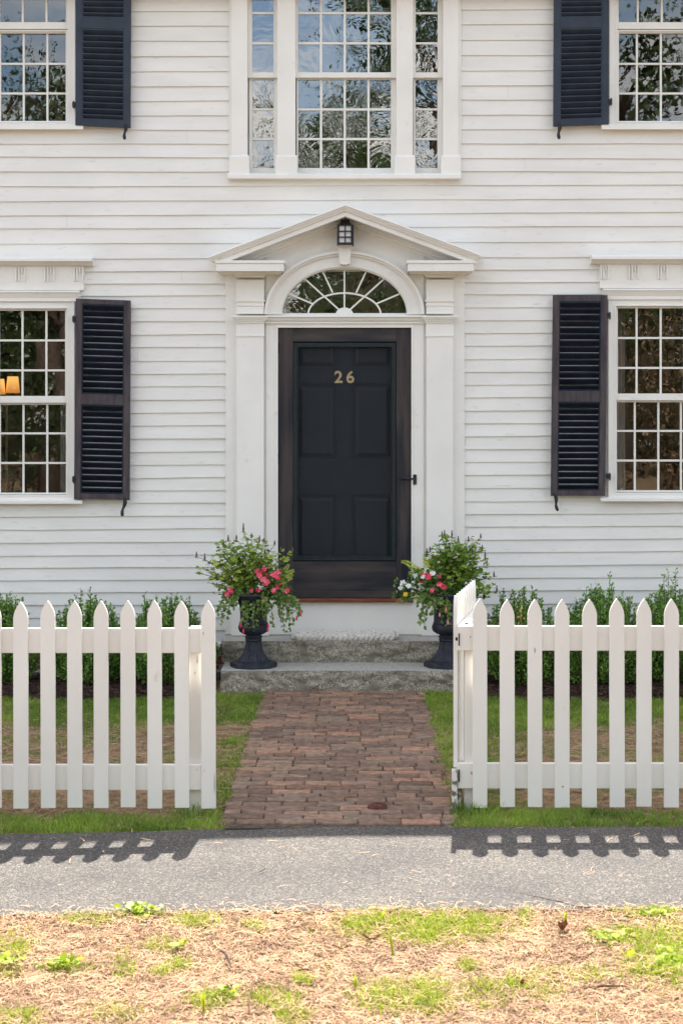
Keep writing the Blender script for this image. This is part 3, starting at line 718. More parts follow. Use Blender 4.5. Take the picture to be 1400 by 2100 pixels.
# screen door
sdr = empty('screen_door', (X(570.5), -.02, Z(1225))); sdr.parent = house; ORG[sdr.name] = Vector((X(570.5), -.02, Z(1225)))
ys, yt = -.030, .005
f = MB(); f.box(X(571), X(601), ys, yt, Z(1225), Z(673.5)); f.build('stile', M['door'], sdr, bevel=.002)
f = MB(); f.box(X(812), X(842), ys, yt, Z(1225), Z(673.5)); f.build('stile', M['door'], sdr, bevel=.002)
f = MB(); f.box(X(601), X(812), ys+.0015, yt, Z(701), Z(673.5)); f.build('rail', M['door_top'], sdr, bevel=.002)
f = MB(); f.box(X(601), X(812), ys+.0015, yt, Z(1222), Z(1151)); f.box(X(601), X(812), ys-.004, yt, Z(1225), Z(1212)); f.build('rail', M['door_top'], sdr, bevel=.002)
f = MB(); ring(f, X(608.5), X(804), Z(1142), Z(710), .024, .024, .024, .024, ys+.006, yt-.002); ring(f, X(611), X(802), Z(1140), Z(712), .007, .005, .007, .007, ys+.003, yt-.004)
f.build('bead_frame', M['teal'], sdr, bevel=.0015)
f = MB(); f.add([(X(609), -.008, Z(1143)), (X(804), -.008, Z(1143)), (X(804), -.008, Z(709)), (X(609), -.008, Z(709))], [(0,1,2,3)]); f.build('insect_screen', M['screen'], sdr)
for hy in (713, 941, 1170):
    f = MB(); f.tube([(X(569.5), ys-.004, Z(hy+11)), (X(569.5), ys-.004, Z(hy-11))], .006, 8); f.box(X(569.5), X(574), ys-.002, ys+.001, Z(hy+9), Z(hy-9)); f.build('hinge', M['iron'], sdr)
f = MB(); f.tube([(X(822), ys-.025, Z(981)), (X(828), ys-.028, Z(979)), (X(838), ys-.026, Z(982)), (X(846), ys-.03, Z(981))], [.008, .011, .009, .006], 8)
f.box(X(816), X(827), ys-.006, ys, Z(990), Z(974)); f.tube([(X(822), ys, Z(981)), (X(822), ys-.027, Z(981))], .006, 8)
f.build('latch', M['iron'], sdr)
f = MB(); f.box(X(846), X(853), -.06, -.045, Z(993), Z(972.5)); f.build('strike_plate', M['iron'], ds, bevel=.001)
f = MB(); f.sweepx([(-.075, Z(1233.5)), (-.075, Z(1228)), (-.065, Z(1226)), (.04, Z(1225.5)), (.04, Z(1233.5))], X(568), X(846)); f.build('threshold', M['threshold'], ds)

# lantern under the pediment
zy = -.17
def LX(p): return X(p, zy)
def LZ(p): return Z(p, zy)
ln = empty('wall_lantern', (LX(708), zy, LZ(504)), 'black square lantern of six frosted panes under the pediment peak', 'lantern')
f = MB(); f.box(LX(698), LX(717), zy+.02, zy+.12, LZ(459), LZ(446)); f.box(LX(695), LX(720), zy-.005, zy+.125, LZ(462), LZ(458)); f.tube([(LX(708), zy+.04, LZ(450)), (LX(708), -.045, LZ(450))], .01, 8); f.build('mount', M['iron'], ln, bevel=.002)
hw = LX(725)-LX(708); dy = hw
f = MB()
for yy0, yy1 in ((zy-dy*.6, zy-dy*.6+.012), (zy+dy*1.1-.012, zy+dy*1.1)):
    ring(f, LX(695.5), LX(719), LZ(498), LZ(464), LX(695.5)-LX(691), LX(725)-LX(719), .018, .008, yy0, yy1)
    bars(f, LX(695.5), LX(719), LZ(498), LZ(464), [LX(707.5)], [LZ(475), LZ(487)], .008, yy0+.001, yy1-.001)
for xx0, xx1 in ((LX(691), LX(693)), (LX(723), LX(725))):
    f.box(xx0, xx1, zy-dy*.6+.012, zy+dy*1.1-.012, LZ(504), LZ(498)); f.box(xx0, xx1, zy-dy*.6+.012, zy+dy*1.1-.012, LZ(464), LZ(461.7))
    for zz in (475, 487): f.box(xx0, xx1, zy-dy*.6+.012, zy+dy*1.1-.012, LZ(zz)-.003, LZ(zz)+.003)
    f.box(xx0, xx1, zy-.001, zy+.007, LZ(498), LZ(464))
f.box(LX(692), LX(724), zy-dy*.55, zy+dy, LZ(463.2), LZ(461.8))
f.build('frame', M['iron'], ln)
f = MB(); f.box(LX(694.5), LX(720.5), zy-dy*.6+.014, zy+dy*1.1-.014, LZ(499), LZ(463.5)); f.build('glass', M['frost'], ln)

# lit lamp inside the left room, seen through the window
lmp = empty('table_lamp', (X(14, 1.2), 1.2, .6), 'lamp with two lit orange shades inside the lower left window', 'lamp')
for px, py0, py1, r0, r1 in ((27, 772, 806, 11, 14.5), (-1, 777, 809, 10, 13)):
    yy = 1.2; s = (D+yy)/F; f = MB()
    f.lathe([(r1*s, 0), (r0*s, (py1-py0)*s)], (X(px, yy), yy, Z(py1, yy)), 24); o = f.build('lamp_shade', M['lampshade'], lmp, smooth=True)
f = MB(); zz = Z(818, 1.2); f.tube([(X(27,1.2), 1.2, Z(812,1.2)), (X(27,1.2), 1.2, zz-.03), (X(14,1.2), 1.2, zz-.06), (X(-1,1.2), 1.2, zz-.03), (X(-1,1.2), 1.2, Z(815,1.2))], .008)
f.tube([(X(14,1.2), 1.2, zz-.06), (X(14,1.2), 1.2, .72)], .012); f.lathe([(.09, 0), (.09, .02), (.03, .04), (.02, .12)], (X(14,1.2), 1.2, .6), 16); f.build('stand', M['brass'], lmp)
tbl = empty('side_table', (X(14,1.2), 1.2, .28), 'dark table under the lamp inside the lower left window', 'table')
f = MB(); f.box(X(14,1.2)-.4, X(14,1.2)+.4, .95, 1.45, .57, .6); f.build('table_top', M['threshold'], tbl)
for sx in (-.36, .36):
    for sy in (.99, 1.41):
        f = MB(); f.box(X(14,1.2)+sx-.02, X(14,1.2)+sx+.02, sy-.02, sy+.02, .28, .57); f.build('leg', M['threshold'], tbl)
# curtain at the edge of the right lower window and one in the left
def curtain(px0, px1, py0, py1, y, lbl):
    n = 30; vs = []
    for i in range(n+1):
        x = X(px0, y)+(X(px1, y)-X(px0, y))*i/n; yy = y+.012*math.sin(i*1.7)
        vs += [(x, yy, Z(py0, y)), (x+.01*math.sin(i), yy, Z(py1, y))]
    mb = MB(); mb.add(vs, [(2*i, 2*i+1, 2*i+3, 2*i+2) for i in range(n)])
    o = mb.build('curtain', M['curtain'], None, origin=(X(px0, y), y, Z(py1, y))); tag(o, lbl, 'curtain')
curtain(1262, 1281, 628, 1015, .22, 'pale curtain inside the left edge of the lower right window')
curtain(124, 140, 800, 1015, .22, 'pale curtain inside the right edge of the lower left window')

# ------------------------------------------------------------------ ground, path, sidewalk
def gz(x, y):
    t = np.clip((-3.6-y)/1.0, 0, 1); return t*np.clip(.019*np.minimum(x, 0), -.032, 0)
gm = MB(); gxs = [-150, -60, -25]+[-8+.25*i for i in range(65)]+[25, 60, 150]; gys = [-150, -60, -25]+[-10+.25*i for i in range(45)]+[25, 60, 150]
gm.add([(a, b, float(gz(a, b))-.012) for b in gys for a in gxs], [(j*len(gxs)+i, j*len(gxs)+i+1, (j+1)*len(gxs)+i+1, (j+1)*len(gxs)+i) for j in range(len(gys)-1) for i in range(len(gxs)-1)])
tag(gm.build('ground', M['ground']), kind='structure')
YA0, YA1 = G(700, 1698)[1], G(700, 1869)[1]
sw = MB(); n = 520; vs = []
for i in range(n+1):
    x = -8+16*i/n
    ya = YA0-.03*(x*.5)**2*.12+.012*noise.noise(Vector((x*2.5, 0, 0)))-.02*(x < -.6)*min(1, (-.6-x)*2)
    yb = YA1+.02*noise.noise(Vector((x*3, 5, 0)))+.018*noise.noise(Vector((x*11, 9, 0)))+.012*noise.noise(Vector((x*31, 9, 0)))+(.03 if abs(x) > .8 else 0)*min(1, abs(x)-.8)
    g_ = float(gz(x, -6)); vs += [(x, ya, .006+g_), (x, yb, .006+g_), (x, ya, -.011+g_), (x, yb, -.011+g_)]
fs = []
for i in range(n):
    a = i*4; b = a+4; fs += [(a+1, b+1, b, a), (a, b, b+2, a+2), (b+1, a+1, a+3, b+3)]
sw.add(vs, fs); swo = sw.build('sidewalk', M['asphalt']); tag(swo, kind='structure')
# hairline crack
ck = MB()
def crack(pts, w):
    P_ = [Vector((*G(*p), .0078)) for p in pts]
    vs = []
    for k, p in enumerate(P_):
        ww = w*random.uniform(.4, 1); vs += [p+Vector((0, ww, 0)), p-Vector((0, ww, 0))]
    ck.add(vs, [(2*i+1, 2*i+3, 2*i+2, 2*i) for i in range(len(P_)-1)])
crack([(1105,1843),(1122,1848),(1135,1850),(1150,1853),(1165,1858),(1185,1863),(1210,1864)], .006)
crack([(1040,1828),(1060,1833),(1085,1840),(1105,1843)], .003)
ck.build('crack', M['mulchbed'], swo)
rd = MB(); rd.box(-60, 60, -19, -10.5, -.02, .003); tag(rd.build('road', M['road']), kind='structure')
vg = MB(); vg.add([(a, b, -.004+float(gz(a, -6))) for b in (-10.4, YA1+.05) for a in gxs[2:-2]], [(i, i+1, i+len(gxs)-3, i+len(gxs)-4) for i in range(len(gxs)-5)]); tag(vg.build('verge', M['vergesoil']), kind='structure')

# brick path
pl_ = G(545, 1418); pr_ = G(870, 1418); nl_ = G(455, 1700); nr_ = G(935, 1700)
yfar, ynear = -.80, YA0-.02
def pathx(y):
    t = (yfar-y)/(yfar-ynear); return (pl_[0]+(nl_[0]-pl_[0])*t, pr_[0]+(nr_[0]-pr_[0])*t)
Vb, Fb, Tb = [], [], []
def brick(x0, x1, y0, y1, z, tint):
    a = len(Vb); j = lambda s=.0018: random.gauss(0, s); b = .004; t1, t2 = random.gauss(0, .006), random.gauss(0, .012)
    c = [(x0+j(), y0+j()), (x1+j(), y0+j()), (x1+j(), y1+j()), (x0+j(), y1+j())]
    xm, ym = (x0+x1)/2, (y0+y1)/2
    zz = lambda x, y: z+t1*(x-xm)+t2*(y-ym)
    for x, y in c: Vb.append((x, y, -.03))
    for x, y in c: Vb.append((x, y, zz(x, y)-b))
    for (x, y), (sx, sy) in zip(c, ((1,1),(-1,1),(-1,-1),(1,-1))): Vb.append((x+sx*b, y+sy*b, zz(x, y)))
    for k in range(4):
        k2 = (k+1) % 4; Fb.append((a+k, a+k2, a+4+k2, a+4+k)); Fb.append((a+4+k, a+4+k2, a+8+k2, a+8+k))
    Fb.append((a+8, a+9, a+10, a+11)); Tb.extend([tint]*12)
y = yfar+.035; row = 0
while y-.10 > ynear-.01:
    h = random.uniform(.088, .100); xl, xr = pathx(y-h/2)
    x = xl-random.uniform(0, .03)-(.1 if row % 2 else 0); wob = .01*math.sin(row*.9)
    while x < xr-.03:
        w = random.choice((.19, .19, .195, .2, .2, .185, .17, .1 if random.random() < .3 else .2)); xe = min(x+w, xr+random.uniform(-.02, .03))
        if x < xl-.045: xs0 = xl-random.uniform(0, .03)
        else: xs0 = x
        g = random.uniform(.0003, .0028)
        if xe-xs0 > .03:
            yo = .022*noise.noise(Vector((xs0*1.5, row*.7, 2)))
            brick(xs0+g, xe-g, y-h+g+yo, y-g+yo, .011+.005*noise.noise(Vector((xs0*2, y*2, 0)))+random.gauss(0, .0015), random.random())
        x += w+.003
    y -= h+.002; row += 1
fnn = [len(f_) for f_ in Fb]
tag(fast_mesh('brick_path', Vb, fnn, [i for f_ in Fb for i in f_], M['brick'], None, Tb), kind='structure')
pb = MB(); a, b = pathx(yfar), pathx(ynear); pb.add([(a[0]+.01, yfar+.05, .002), (b[0]+.01, ynear-.0, .002), (b[1]-.01, ynear, .002), (a[1]-.01, yfar+.05, .002)], [(0,1,2,3)]); tag(pb.build('path_bed', M['joint']), kind='structure')

# ------------------------------------------------------------------ granite steps
def rough_block(x0, x1, y0, y1, z0, z1, amp, seed, name, label):
    """front/side/top faces gridded and displaced"""
    mb = MB(); st = .011
    def grid(o, u, v, nu, nv, nrm, am):
        vs = []
        for j in range(nv+1):
            for i in range(nu+1):
                p = Vector(o)+Vector(u)*(i/nu)+Vector(v)*(j/nv)
                q = p*1.0
                e = min(1, 4*min(j/nv, 1-j/nv)+.16)
                d = (noise.fractal(Vector((p.x*6+seed, p.y*6, p.z*10)), .8, 2, 5)*.9+.6*abs(noise.noise(Vector((p.x*16+p.z*9+seed, p.y*22, p.z*22)))))
                vs.append(p+Vector(nrm)*(am*d*e))
        mb.add(vs, [(j*(nu+1)+i, j*(nu+1)+i+1, (j+1)*(nu+1)+i+1, (j+1)*(nu+1)+i) for j in range(nv) for i in range(nu)])
    nx, ny, nz_ = int((x1-x0)/st), int((y1-y0)/st), 16
    grid((x0, y0, z0), (x1-x0, 0, 0), (0, 0, z1-z0), nx, nz_, (0, -1, 0), amp)
    grid((x1, y0, z0), (0, y1-y0, 0), (0, 0, z1-z0), ny, nz_, (1, 0, 0), amp*.5)
    grid((x0, y1, z0), (0, y0-y1, 0), (0, 0, z1-z0), ny, nz_, (-1, 0, 0), amp*.5)
    grid((x0, y0, z1), (x1-x0, 0, 0), (0, y1-y0, 0), nx, ny, (0, 0, 1), .002)
    mb.add([(x0, y1, z0), (x1, y1, z0), (x1, y1, z1), (x0, y1, z1)], [(1,0,3,2)])
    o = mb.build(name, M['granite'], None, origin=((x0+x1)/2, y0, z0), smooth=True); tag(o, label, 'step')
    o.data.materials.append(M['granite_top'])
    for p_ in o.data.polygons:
        if p_.normal.z > .9 and (p_.center.z+z0) > z1-.012: p_.material_index = 1  # upward faces take the tone with sky light painted in
    return o
YU = -.385; YLo = -.80
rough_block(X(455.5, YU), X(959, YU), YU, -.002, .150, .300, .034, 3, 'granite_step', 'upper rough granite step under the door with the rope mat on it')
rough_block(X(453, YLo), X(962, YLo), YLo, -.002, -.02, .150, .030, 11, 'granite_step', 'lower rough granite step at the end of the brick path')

# rope mat
mt = MB(); x0, x1 = X(606, -.25), X(809, -.25); ny = 5
for r in range(ny):
    y = -.12-.052*r
    for ph in (0, 2*math.pi/3, 4*math.pi/3):
        pts = [(x0+(x1-x0)*i/90, y+.020*math.sin(i/90*2*math.pi*6.5+ph+r*1.1), .320+.013*math.sin(i/90*4*math.pi*6.5+2*ph)) for i in range(91)]
        mt.tube(pts, .0155, 7)
for xe, sg in ((x0, -1), (x1, 1)):
    for r in range(0, ny-1):
        yc = -.12-.052*(r+.5)
        mt.tube([(xe+sg*.02*math.sin(a), yc+.024*math.cos(a), .316+(.012 if sg > 0 else 0)*math.sin(a)) for a in [math.pi*i/8 for i in range(9)]], .0115, 6)
tag(mt.build('door_mat', M['rope'], None, origin=((x0+x1)/2, -.22, .302), smooth=True), 'speckled grey braided rope door mat on the upper step', 'mat')

# ------------------------------------------------------------------ urns and their plants
ZS = .153
def urn(px, label):
    yc = -.60; cx = X(px, yc)
    u = empty('garden_urn', (cx, yc, ZS), label, 'urn', 'black urns on either side of the steps')
    s = .00342
    b = MB(); hw_ = .165; ch = .05
    oc = [(-hw_, -hw_+ch), (-hw_+ch, -hw_), (hw_-ch, -hw_), (hw_, -hw_+ch), (hw_, hw_-ch), (hw_-ch, hw_), (-hw_+ch, hw_), (-hw_, hw_-ch)]
    # a square plinth turned an eighth, with the corner to the front
    vs = []
    for k, (zz, f_) in enumerate(((0, 1), (.028, 1), (.036, .9))):
        for i in range(8):
            a = math.pi/8*(2*i)+math.pi/8*0; r = hw_*f_; vs.append((cx+r*math.cos(a), yc+r*math.sin(a), ZS+zz))
    fs = [(k*8+i, k*8+(i+1) % 8, (k+1)*8+(i+1) % 8, (k+1)*8+i) for k in range(2) for i in range(8)]+[tuple(range(16, 24)), tuple(range(7, -1, -1))]
    b.add(vs, fs); b.build('base', M['urn'], u)
    st = MB(); st.lathe([(.118, .034), (.118, .042), (.108, .05), (.086, .075), (.068, .11), (.058, .15), (.054, .178)], (cx, yc, ZS), 48, .07, 2, 6)
    st.lathe([(.05, .17), (.056, .176), (.060, .185), (.056, .192), (.058, .20), (.063, .206), (.056, .214), (.050, .225)], (cx, yc, ZS), 32)
    st.build('stem', M['urn'], u, smooth=False)
    bw = MB(); bw.lathe([(.045, .218), (.075, .228), (.10, .245), (.108, .268), (.105, .288), (.096, .30)], (cx, yc, ZS), 48, .06, 1, 4)
    bw.lathe([(.094, .295), (.102, .302), (.094, .31), (.094, .36), (.098, .42), (.112, .462), (.138, .492), (.148, .500), (.148, .512), (.138, .515), (.125, .50), (.09, .47)], (cx, yc, ZS), 48)
    bw.build('bowl', M['urn'], u, smooth=True)
    so = MB(); so.lathe([(.12, .478), (.115, .486)], (cx, yc, ZS), 24); so.build('soil', M['soil'], u)
    return cx, yc, ZS+.49
def bezier(a, b, c, n):
    return [a*(1-t)**2+b*2*t*(1-t)+c*t*t for t in [i/n for i in range(n+1)]]
def hyssop(c, tips, label, seed, mk, lsc=.046, dens=1.0):
    rnd = random.Random(seed); cx, cy, cz = c
    root = empty('leafy_flower_plant', c, label, 'plant')
    stm = MB(); P_, D_, S_ = [], [], []
    for (px, py, spike) in tips:
        y = cy+rnd.uniform(-.13, .13); tip = Vector((X(px, y), y, Z(py, y)))
        base = Vector((cx+rnd.uniform(-.05, .05), cy+rnd.uniform(-.05, .05), cz-.01))
        mid = Vector((base.x*.55+tip.x*.45, (base.y+tip.y)/2, base.z*.25+tip.z*.75))
        pts = bezier(base, mid, tip, 10); stm.tube(pts, [.0028]*8+[.0022, .0018, .0014], 5)
        for k in range(2, 11):
            for _ in range(2):
                t = rnd.uniform(-.5, .5); p = pts[k].lerp(pts[min(10, k+1)] if t > 0 else pts[k-1], abs(t))
                a = rnd.uniform(0, 6.28); out_ = Vector((math.cos(a), math.sin(a), rnd.uniform(-.35, .35)))
                P_.append(p); D_.append(out_); S_.append(lsc*1.2*rnd.uniform(.55, 1.15)*(1 if k < 9 else .7))
            if rnd.random() < .62*dens and 3 < k < 10: # side shoot
                a = rnd.uniform(0, 6.28); q = pts[k]+Vector((math.cos(a)*.05, math.sin(a)*.05, .03+rnd.uniform(0, .03)))
                stm.tube([pts[k], q], .0013, 4)
                for _ in range(3):
                    a2 = rnd.uniform(0, 6.28); P_.append(pts[k].lerp(q, rnd.uniform(.5, 1))); D_.append(Vector((math.cos(a2), math.sin(a2), rnd.uniform(-.3, .5)))); S_.append(lsc*rnd.uniform(.4, .85))
        if spike:
            sp = MB(); hh = rnd.uniform(.032, .052)*spike; d = (tip-pts[8]).normalized().lerp(Vector((0, 0, 1)), .7)
            vs = []
            prof_ = []
            for k in range(9):
                t = k/8; prof_.append((.0065*(1-abs(t-.35)*1.0)*(1.25 if k % 2 else .75)+.0006, hh*t))
            sp.lathe(prof_, tuple(tip), 9); sp.build('flower_spike', M['spike'], root)
    stm.build('stems', M['stem'], root)
    roll = np.tile(np.array([[0, -.45, 1.]]), (len(P_), 1))+rng.normal(size=(len(P_), 3))*.5
    instanced('leaves', *LEAF, np.array(P_), np.array(D_), np.array(S_), mk, root, roll=roll)
    return root
def flower(mb, c, r, rnd):
    """five broad petals facing the viewer, slightly tilted"""
    nrm = Vector((rnd.uniform(-.5, .5), -1, rnd.uniform(-.1, .8))).normalized(); a_ = nrm.cross(Vector((0, 0, 1))).normalized(); b_ = nrm.cross(a_)
    c = Vector(c); r0 = rnd.uniform(0, 6.28)
    for k in range(5):
        a = r0+k*2*math.pi/5; e = a_*math.cos(a)+b_*math.sin(a); s = a_*-math.sin(a)+b_*math.cos(a)
        l = r*rnd.uniform(.85, 1.1); up = nrm*r*rnd.uniform(.0, .25)
        mb.add([c, c+e*l*.45-s*l*.30, c+e*l*.85-s*l*.38+up, c+e*l+up*.5, c+e*l*.85+s*l*.38+up, c+e*l*.45+s*l*.30], [(0,1,2,3,4,5)])
def tintattr(o, v0, v1, per):
    me = o.data; n = len(me.vertices); a = me.attributes.new('tint', 'FLOAT', 'POINT')
    k = (n+per-1)//per; a.data.foreach_set('value', np.repeat(rng.uniform(v0, v1, k), per)[:n].astype(np.float32))
def impatiens(c, blooms, mats_r, label, seed):
    rnd = random.Random(seed); root = empty('flowering_plant', c, label, 'plant')
    P_, D_, S_ = [], [], []; st = MB()
    for (px, py, mk, r) in blooms:
        y = c[1]-rnd.uniform(.08, .16); p = Vector((X(px, y), y, Z(py, y))); f_ = MB(); r *= 1.22; flower(f_, p, r, rnd)
        if rnd.random() < .7: flower(f_, p+Vector((rnd.uniform(-.012, .012), .006, rnd.uniform(-.014, .006))), r*.8, rnd)
        o = f_.build('flower', M[mk], root); tintattr(o, 0, 1, 6)
        b = Vector((c[0]+(p.x-c[0])*.3, c[1]-.03, c[2])); st.tube(bezier(b, (b+p)/2+Vector((0, 0, .04)), p+Vector((0, .006, 0)), 5), .002, 5)
        for _ in range(17):
            q = p+Vector((rnd.gauss(0, .032), rnd.uniform(.004, .06), rnd.gauss(-.015, .026))); a = rnd.uniform(0, 6.28)
            P_.append(q); D_.append(Vector((math.cos(a), rnd.uniform(-.8, .2), math.sin(a)*.8))); S_.append(rnd.uniform(.022, .04))
    for _ in range(130):
        a = rnd.uniform(0, 6.28); r = .13*math.sqrt(rnd.random())
        P_.append(Vector((c[0]+r*math.cos(a), c[1]+r*math.sin(a), c[2]+rnd.uniform(.0, .1)))); D_.append(Vector((math.cos(a), math.sin(a), rnd.uniform(-.4, .6)))); S_.append(rnd.uniform(.025, .045))
    st.build('stems', M['stem'], root)
    roll = np.tile(np.array([[0, -.6, 1.]]), (len(P_), 1))+rng.normal(size=(len(P_), 3))*.4
    instanced('leaves', *LEAF, np.array(P_), np.array(D_), np.array(S_), M['darkleaf'], root, roll=roll)
def trailing(c, ends, buds, label, seed, budm='bud'):
    rnd = random.Random(seed); root = empty('trailing_plant', c, label, 'plant'); st = MB(); P_, D_, S_ = [], [], []
    for (px, py) in ends:
        y = c[1]-rnd.uniform(.09, .17); e = Vector((X(px, y), y, Z(py, y)))
        b = Vector((c[0]+(e.x-c[0])*.35, c[1]-.06, c[2]+.01)); mid = Vector((c[0]+(e.x-c[0])*.95, y, c[2]+.05))
        pts = bezier(b, mid, e, 14); st.tube(pts, .0017, 5)
        for k in range(3, 15):
            for _ in range(3):
                a = rnd.uniform(0, 6.28); P_.append(pts[k]+Vector((rnd.gauss(0, .004),)*3)); D_.append(Vector((math.cos(a), rnd.uniform(-.7, .2), math.sin(a)-.3))); S_.append(rnd.uniform(.014, .033))
    st.build('stems', M['stem'], root)
    roll = np.tile(np.array([[0, -1, .7]]), (len(P_), 1))+rng.normal(size=(len(P_), 3))*.45
    instanced('leaves', *LEAF, np.array(P_), np.array(D_), np.array(S_), M['fuchleaf'], root, roll=roll)
    for (px, py) in buds:
        y = c[1]-.17; f_ = MB(); f_.lathe([(.001, 0), (.006, .006), (.0075, .016), (.004, .026), (.0015, .034)], (X(px, y), y, Z(py, y)-.017), 8)
        f_.tube([(X(px, y), y, Z(py, y)+.017), (X(px, y)+.004, y+.01, Z(py, y)+.035)], .0008, 4)
        f_.build('bud', M[budm], root, smooth=True)
def fern(c, fronds, label, seed):
    rnd = random.Random(seed); root = empty('fern', c, label, 'fern'); st = MB(); P_, D_, S_ = [], [], []
    for (px, py, mx_, mz) in fronds:
        y = c[1]-rnd.uniform(.05, .1); e = Vector((X(px, y), y, Z(py, y))); m_ = Vector((X(mx_, y), y, Z(mz, y)))
        pts = bezier(Vector((c[0]+(e.x-c[0])*.3, c[1], c[2])), m_, e, 26); st.tube(pts, .0015, 4)
        for k in range(5, 27):
            t = (pts[min(26, k+1)]-pts[k-1]).normalized(); sdv = t.cross(Vector((0, -1, .3))).normalized()
            l = .036*(1-(k-5)/24)+.006
            for sg in (1, -1): P_.append(pts[k]); D_.append(sdv*sg+t*.45); S_.append((l*.75, l*1.15, l*.4))
    st.build('stems', M['stem'], root)
    roll = np.tile(np.array([[0, -1, .9]]), (len(P_), 1))+rng.normal(size=(len(P_), 3))*.2
    instanced('fronds', *LEAF4, np.array(P_), np.array(D_), np.array(S_), M['fern'], root, roll=roll)

c = urn(520, 'black fluted cast iron urn left of the door holding pink flowers')
cL = c
tips = [(499,1092,1.3),(468,1110,1.1),(516,1103,1),(485,1106,.8),(532,1112,1),(541,1112,.8),(563,1118,1),(576,1130,.8),(600,1132,1),(403,1142,1.1),(420,1150,1.1),(543,1136,.8),(440,1115,0),(458,1114,.6),(447,1128,0),(414,1165,0),(428,1175,0),(402,1175,0),(425,1195,0),(441,1150,0),(455,1140,0),(470,1135,0),(484,1128,0),(500,1120,0),(515,1125,0),(530,1135,0),(545,1145,0),(560,1140,0),(575,1150,0),(590,1148,0),(465,1160,0),(480,1150,0),(495,1145,0),(510,1150,0),(525,1155,0),(450,1180,0),(445,1205,0),(457,1225,0),(447,1245,0),(461,1190,.7),(486,1170,0),(500,1175,0),(515,1170,0),(470,1200,0),(482,1135,.7)]
hyssop(c, tips, 'loose light green plant with grey flower spikes in the left urn', 5, M['hyssop'])
impatiens(c, [(527.4,1172,'pink',.02),(532,1179,'pink',.02),(542.7,1167,'pink',.018),(544.6,1181,'pink',.022),(538,1188,'pink',.02),(547,1193,'pink',.021),(560.6,1178,'pink',.021),(571.5,1173,'pink',.02),(569,1184,'pink',.018),(576,1200,'pink',.022),(571,1204,'pink',.02),(560.6,1210,'pink',.017),(516,1211,'pink',.014),(530,1209,'pink',.018),(533.6,1201,'whitep',.02),(472,1212,'pink',.02),(465,1219,'pink',.015),(587,1212,'pink',.017),(577,1219,'pink',.016),(542.7,1230,'pink',.013),(536,1170,'pink',.014)], None, 'dark leaved plant with coral pink flowers in the left urn', 21)
trailing(c, [(610,1262),(595,1290),(583,1295),(616,1256),(575,1270),(560,1285),(540,1270),(520,1285),(505,1290),(497,1275),(512,1265),(530,1260),(550,1255),(468,1262),(455,1275),(448,1255),(590,1265),(600,1275),(505,1262),(525,1290),(545,1250),(480,1245),(604,1240),(598,1225)], [(549,1291),(499,1295),(493.6,1283),(608,1268),(616.6,1258),(550,1283)], 'trailing plant with crimson buds spilling over the left urn', 33)
fern(c, [(602,1170,580,1178),(598,1185,575,1190),(592,1158,578,1180),(586,1200,570,1195),(600,1178,575,1185)], 'yellow green fern at the right side of the left urn', 8)
c = urn(916.5, 'black fluted cast iron urn right of the door beside the open gate')
tips = [(911,1100,1.3),(906,1104,1),(926,1102,1),(939,1112,1),(960,1110,1),(985,1104,1),(881,1132,1.2),(875,1138,1),(988,1130,1.1),(994,1146,1),(998,1160,1),(1012,1183,1.1),(1018,1215,1.2),(968,1135,1),(912,1140,.9),(928,1195,.8),(893,1120,0),(900,1115,0),(920,1118,0),(932,1122,0),(945,1118,0),(955,1122,0),(970,1118,0),(982,1125,0),(890,1140,0),(905,1135,0),(925,1138,0),(940,1140,0),(960,1145,0),(975,1150,0),(985,1165,0),(1000,1175,0),(995,1195,0),(1010,1205,0),(1005,1225,0),(880,1155,0),(895,1160,0),(915,1160,0),(935,1165,0),(955,1165,0),(970,1175,0),(980,1190,0),(965,1200,0),(985,1210,0),(945,1185,0),(925,1180,0),(910,1185,0),(975,1225,0),(960,1220,0),(950,1150,0),(930,1150,0),(915,1128,0)]
hyssop(c, tips, 'bushy green plant with grey flower spikes in the right urn', 6, M['hyssop2'], lsc=.05)
impatiens(c, [(877,1182,'pink',.021),(870,1180,'pink',.016),(862,1190,'pink',.017),(899,1181,'pink',.017),(901,1198,'pink',.018),(909,1203.5,'pink',.018),(895.4,1212.7,'pink',.018),(886,1210,'pink',.015),(825.7,1196,'whitep',.022),(837,1201,'whitep',.018),(821,1206,'whitep',.015),(859,1204,'whitep',.021),(851,1181,'whitep',.018),(875,1172,'whitep',.021),(886,1176,'whitep',.018),(867,1183,'whitep',.015),(832,1218,'yellowp',.014)], None, 'dark leaved plant with white and red flowers in the right urn', 22)
trailing(c, [(862,1275),(870,1285),(858,1240),(865,1262),(885,1262),(893,1250),(905,1270),(918,1278),(900,1240),(910,1255),(880,1240),(862,1225),(855,1215),(922,1265)], [(901,1261),(918,1277),(914,1250)], 'trailing plant with salmon buds spilling over the right urn', 34, 'salmon')
fern(c, [(823,1152,850,1150),(838,1175,860,1168),(814,1235,845,1215),(868,1140,872,1160),(880,1145,880,1165),(845,1165,860,1160)], 'yellow green fern at the left side of the right urn', 9)

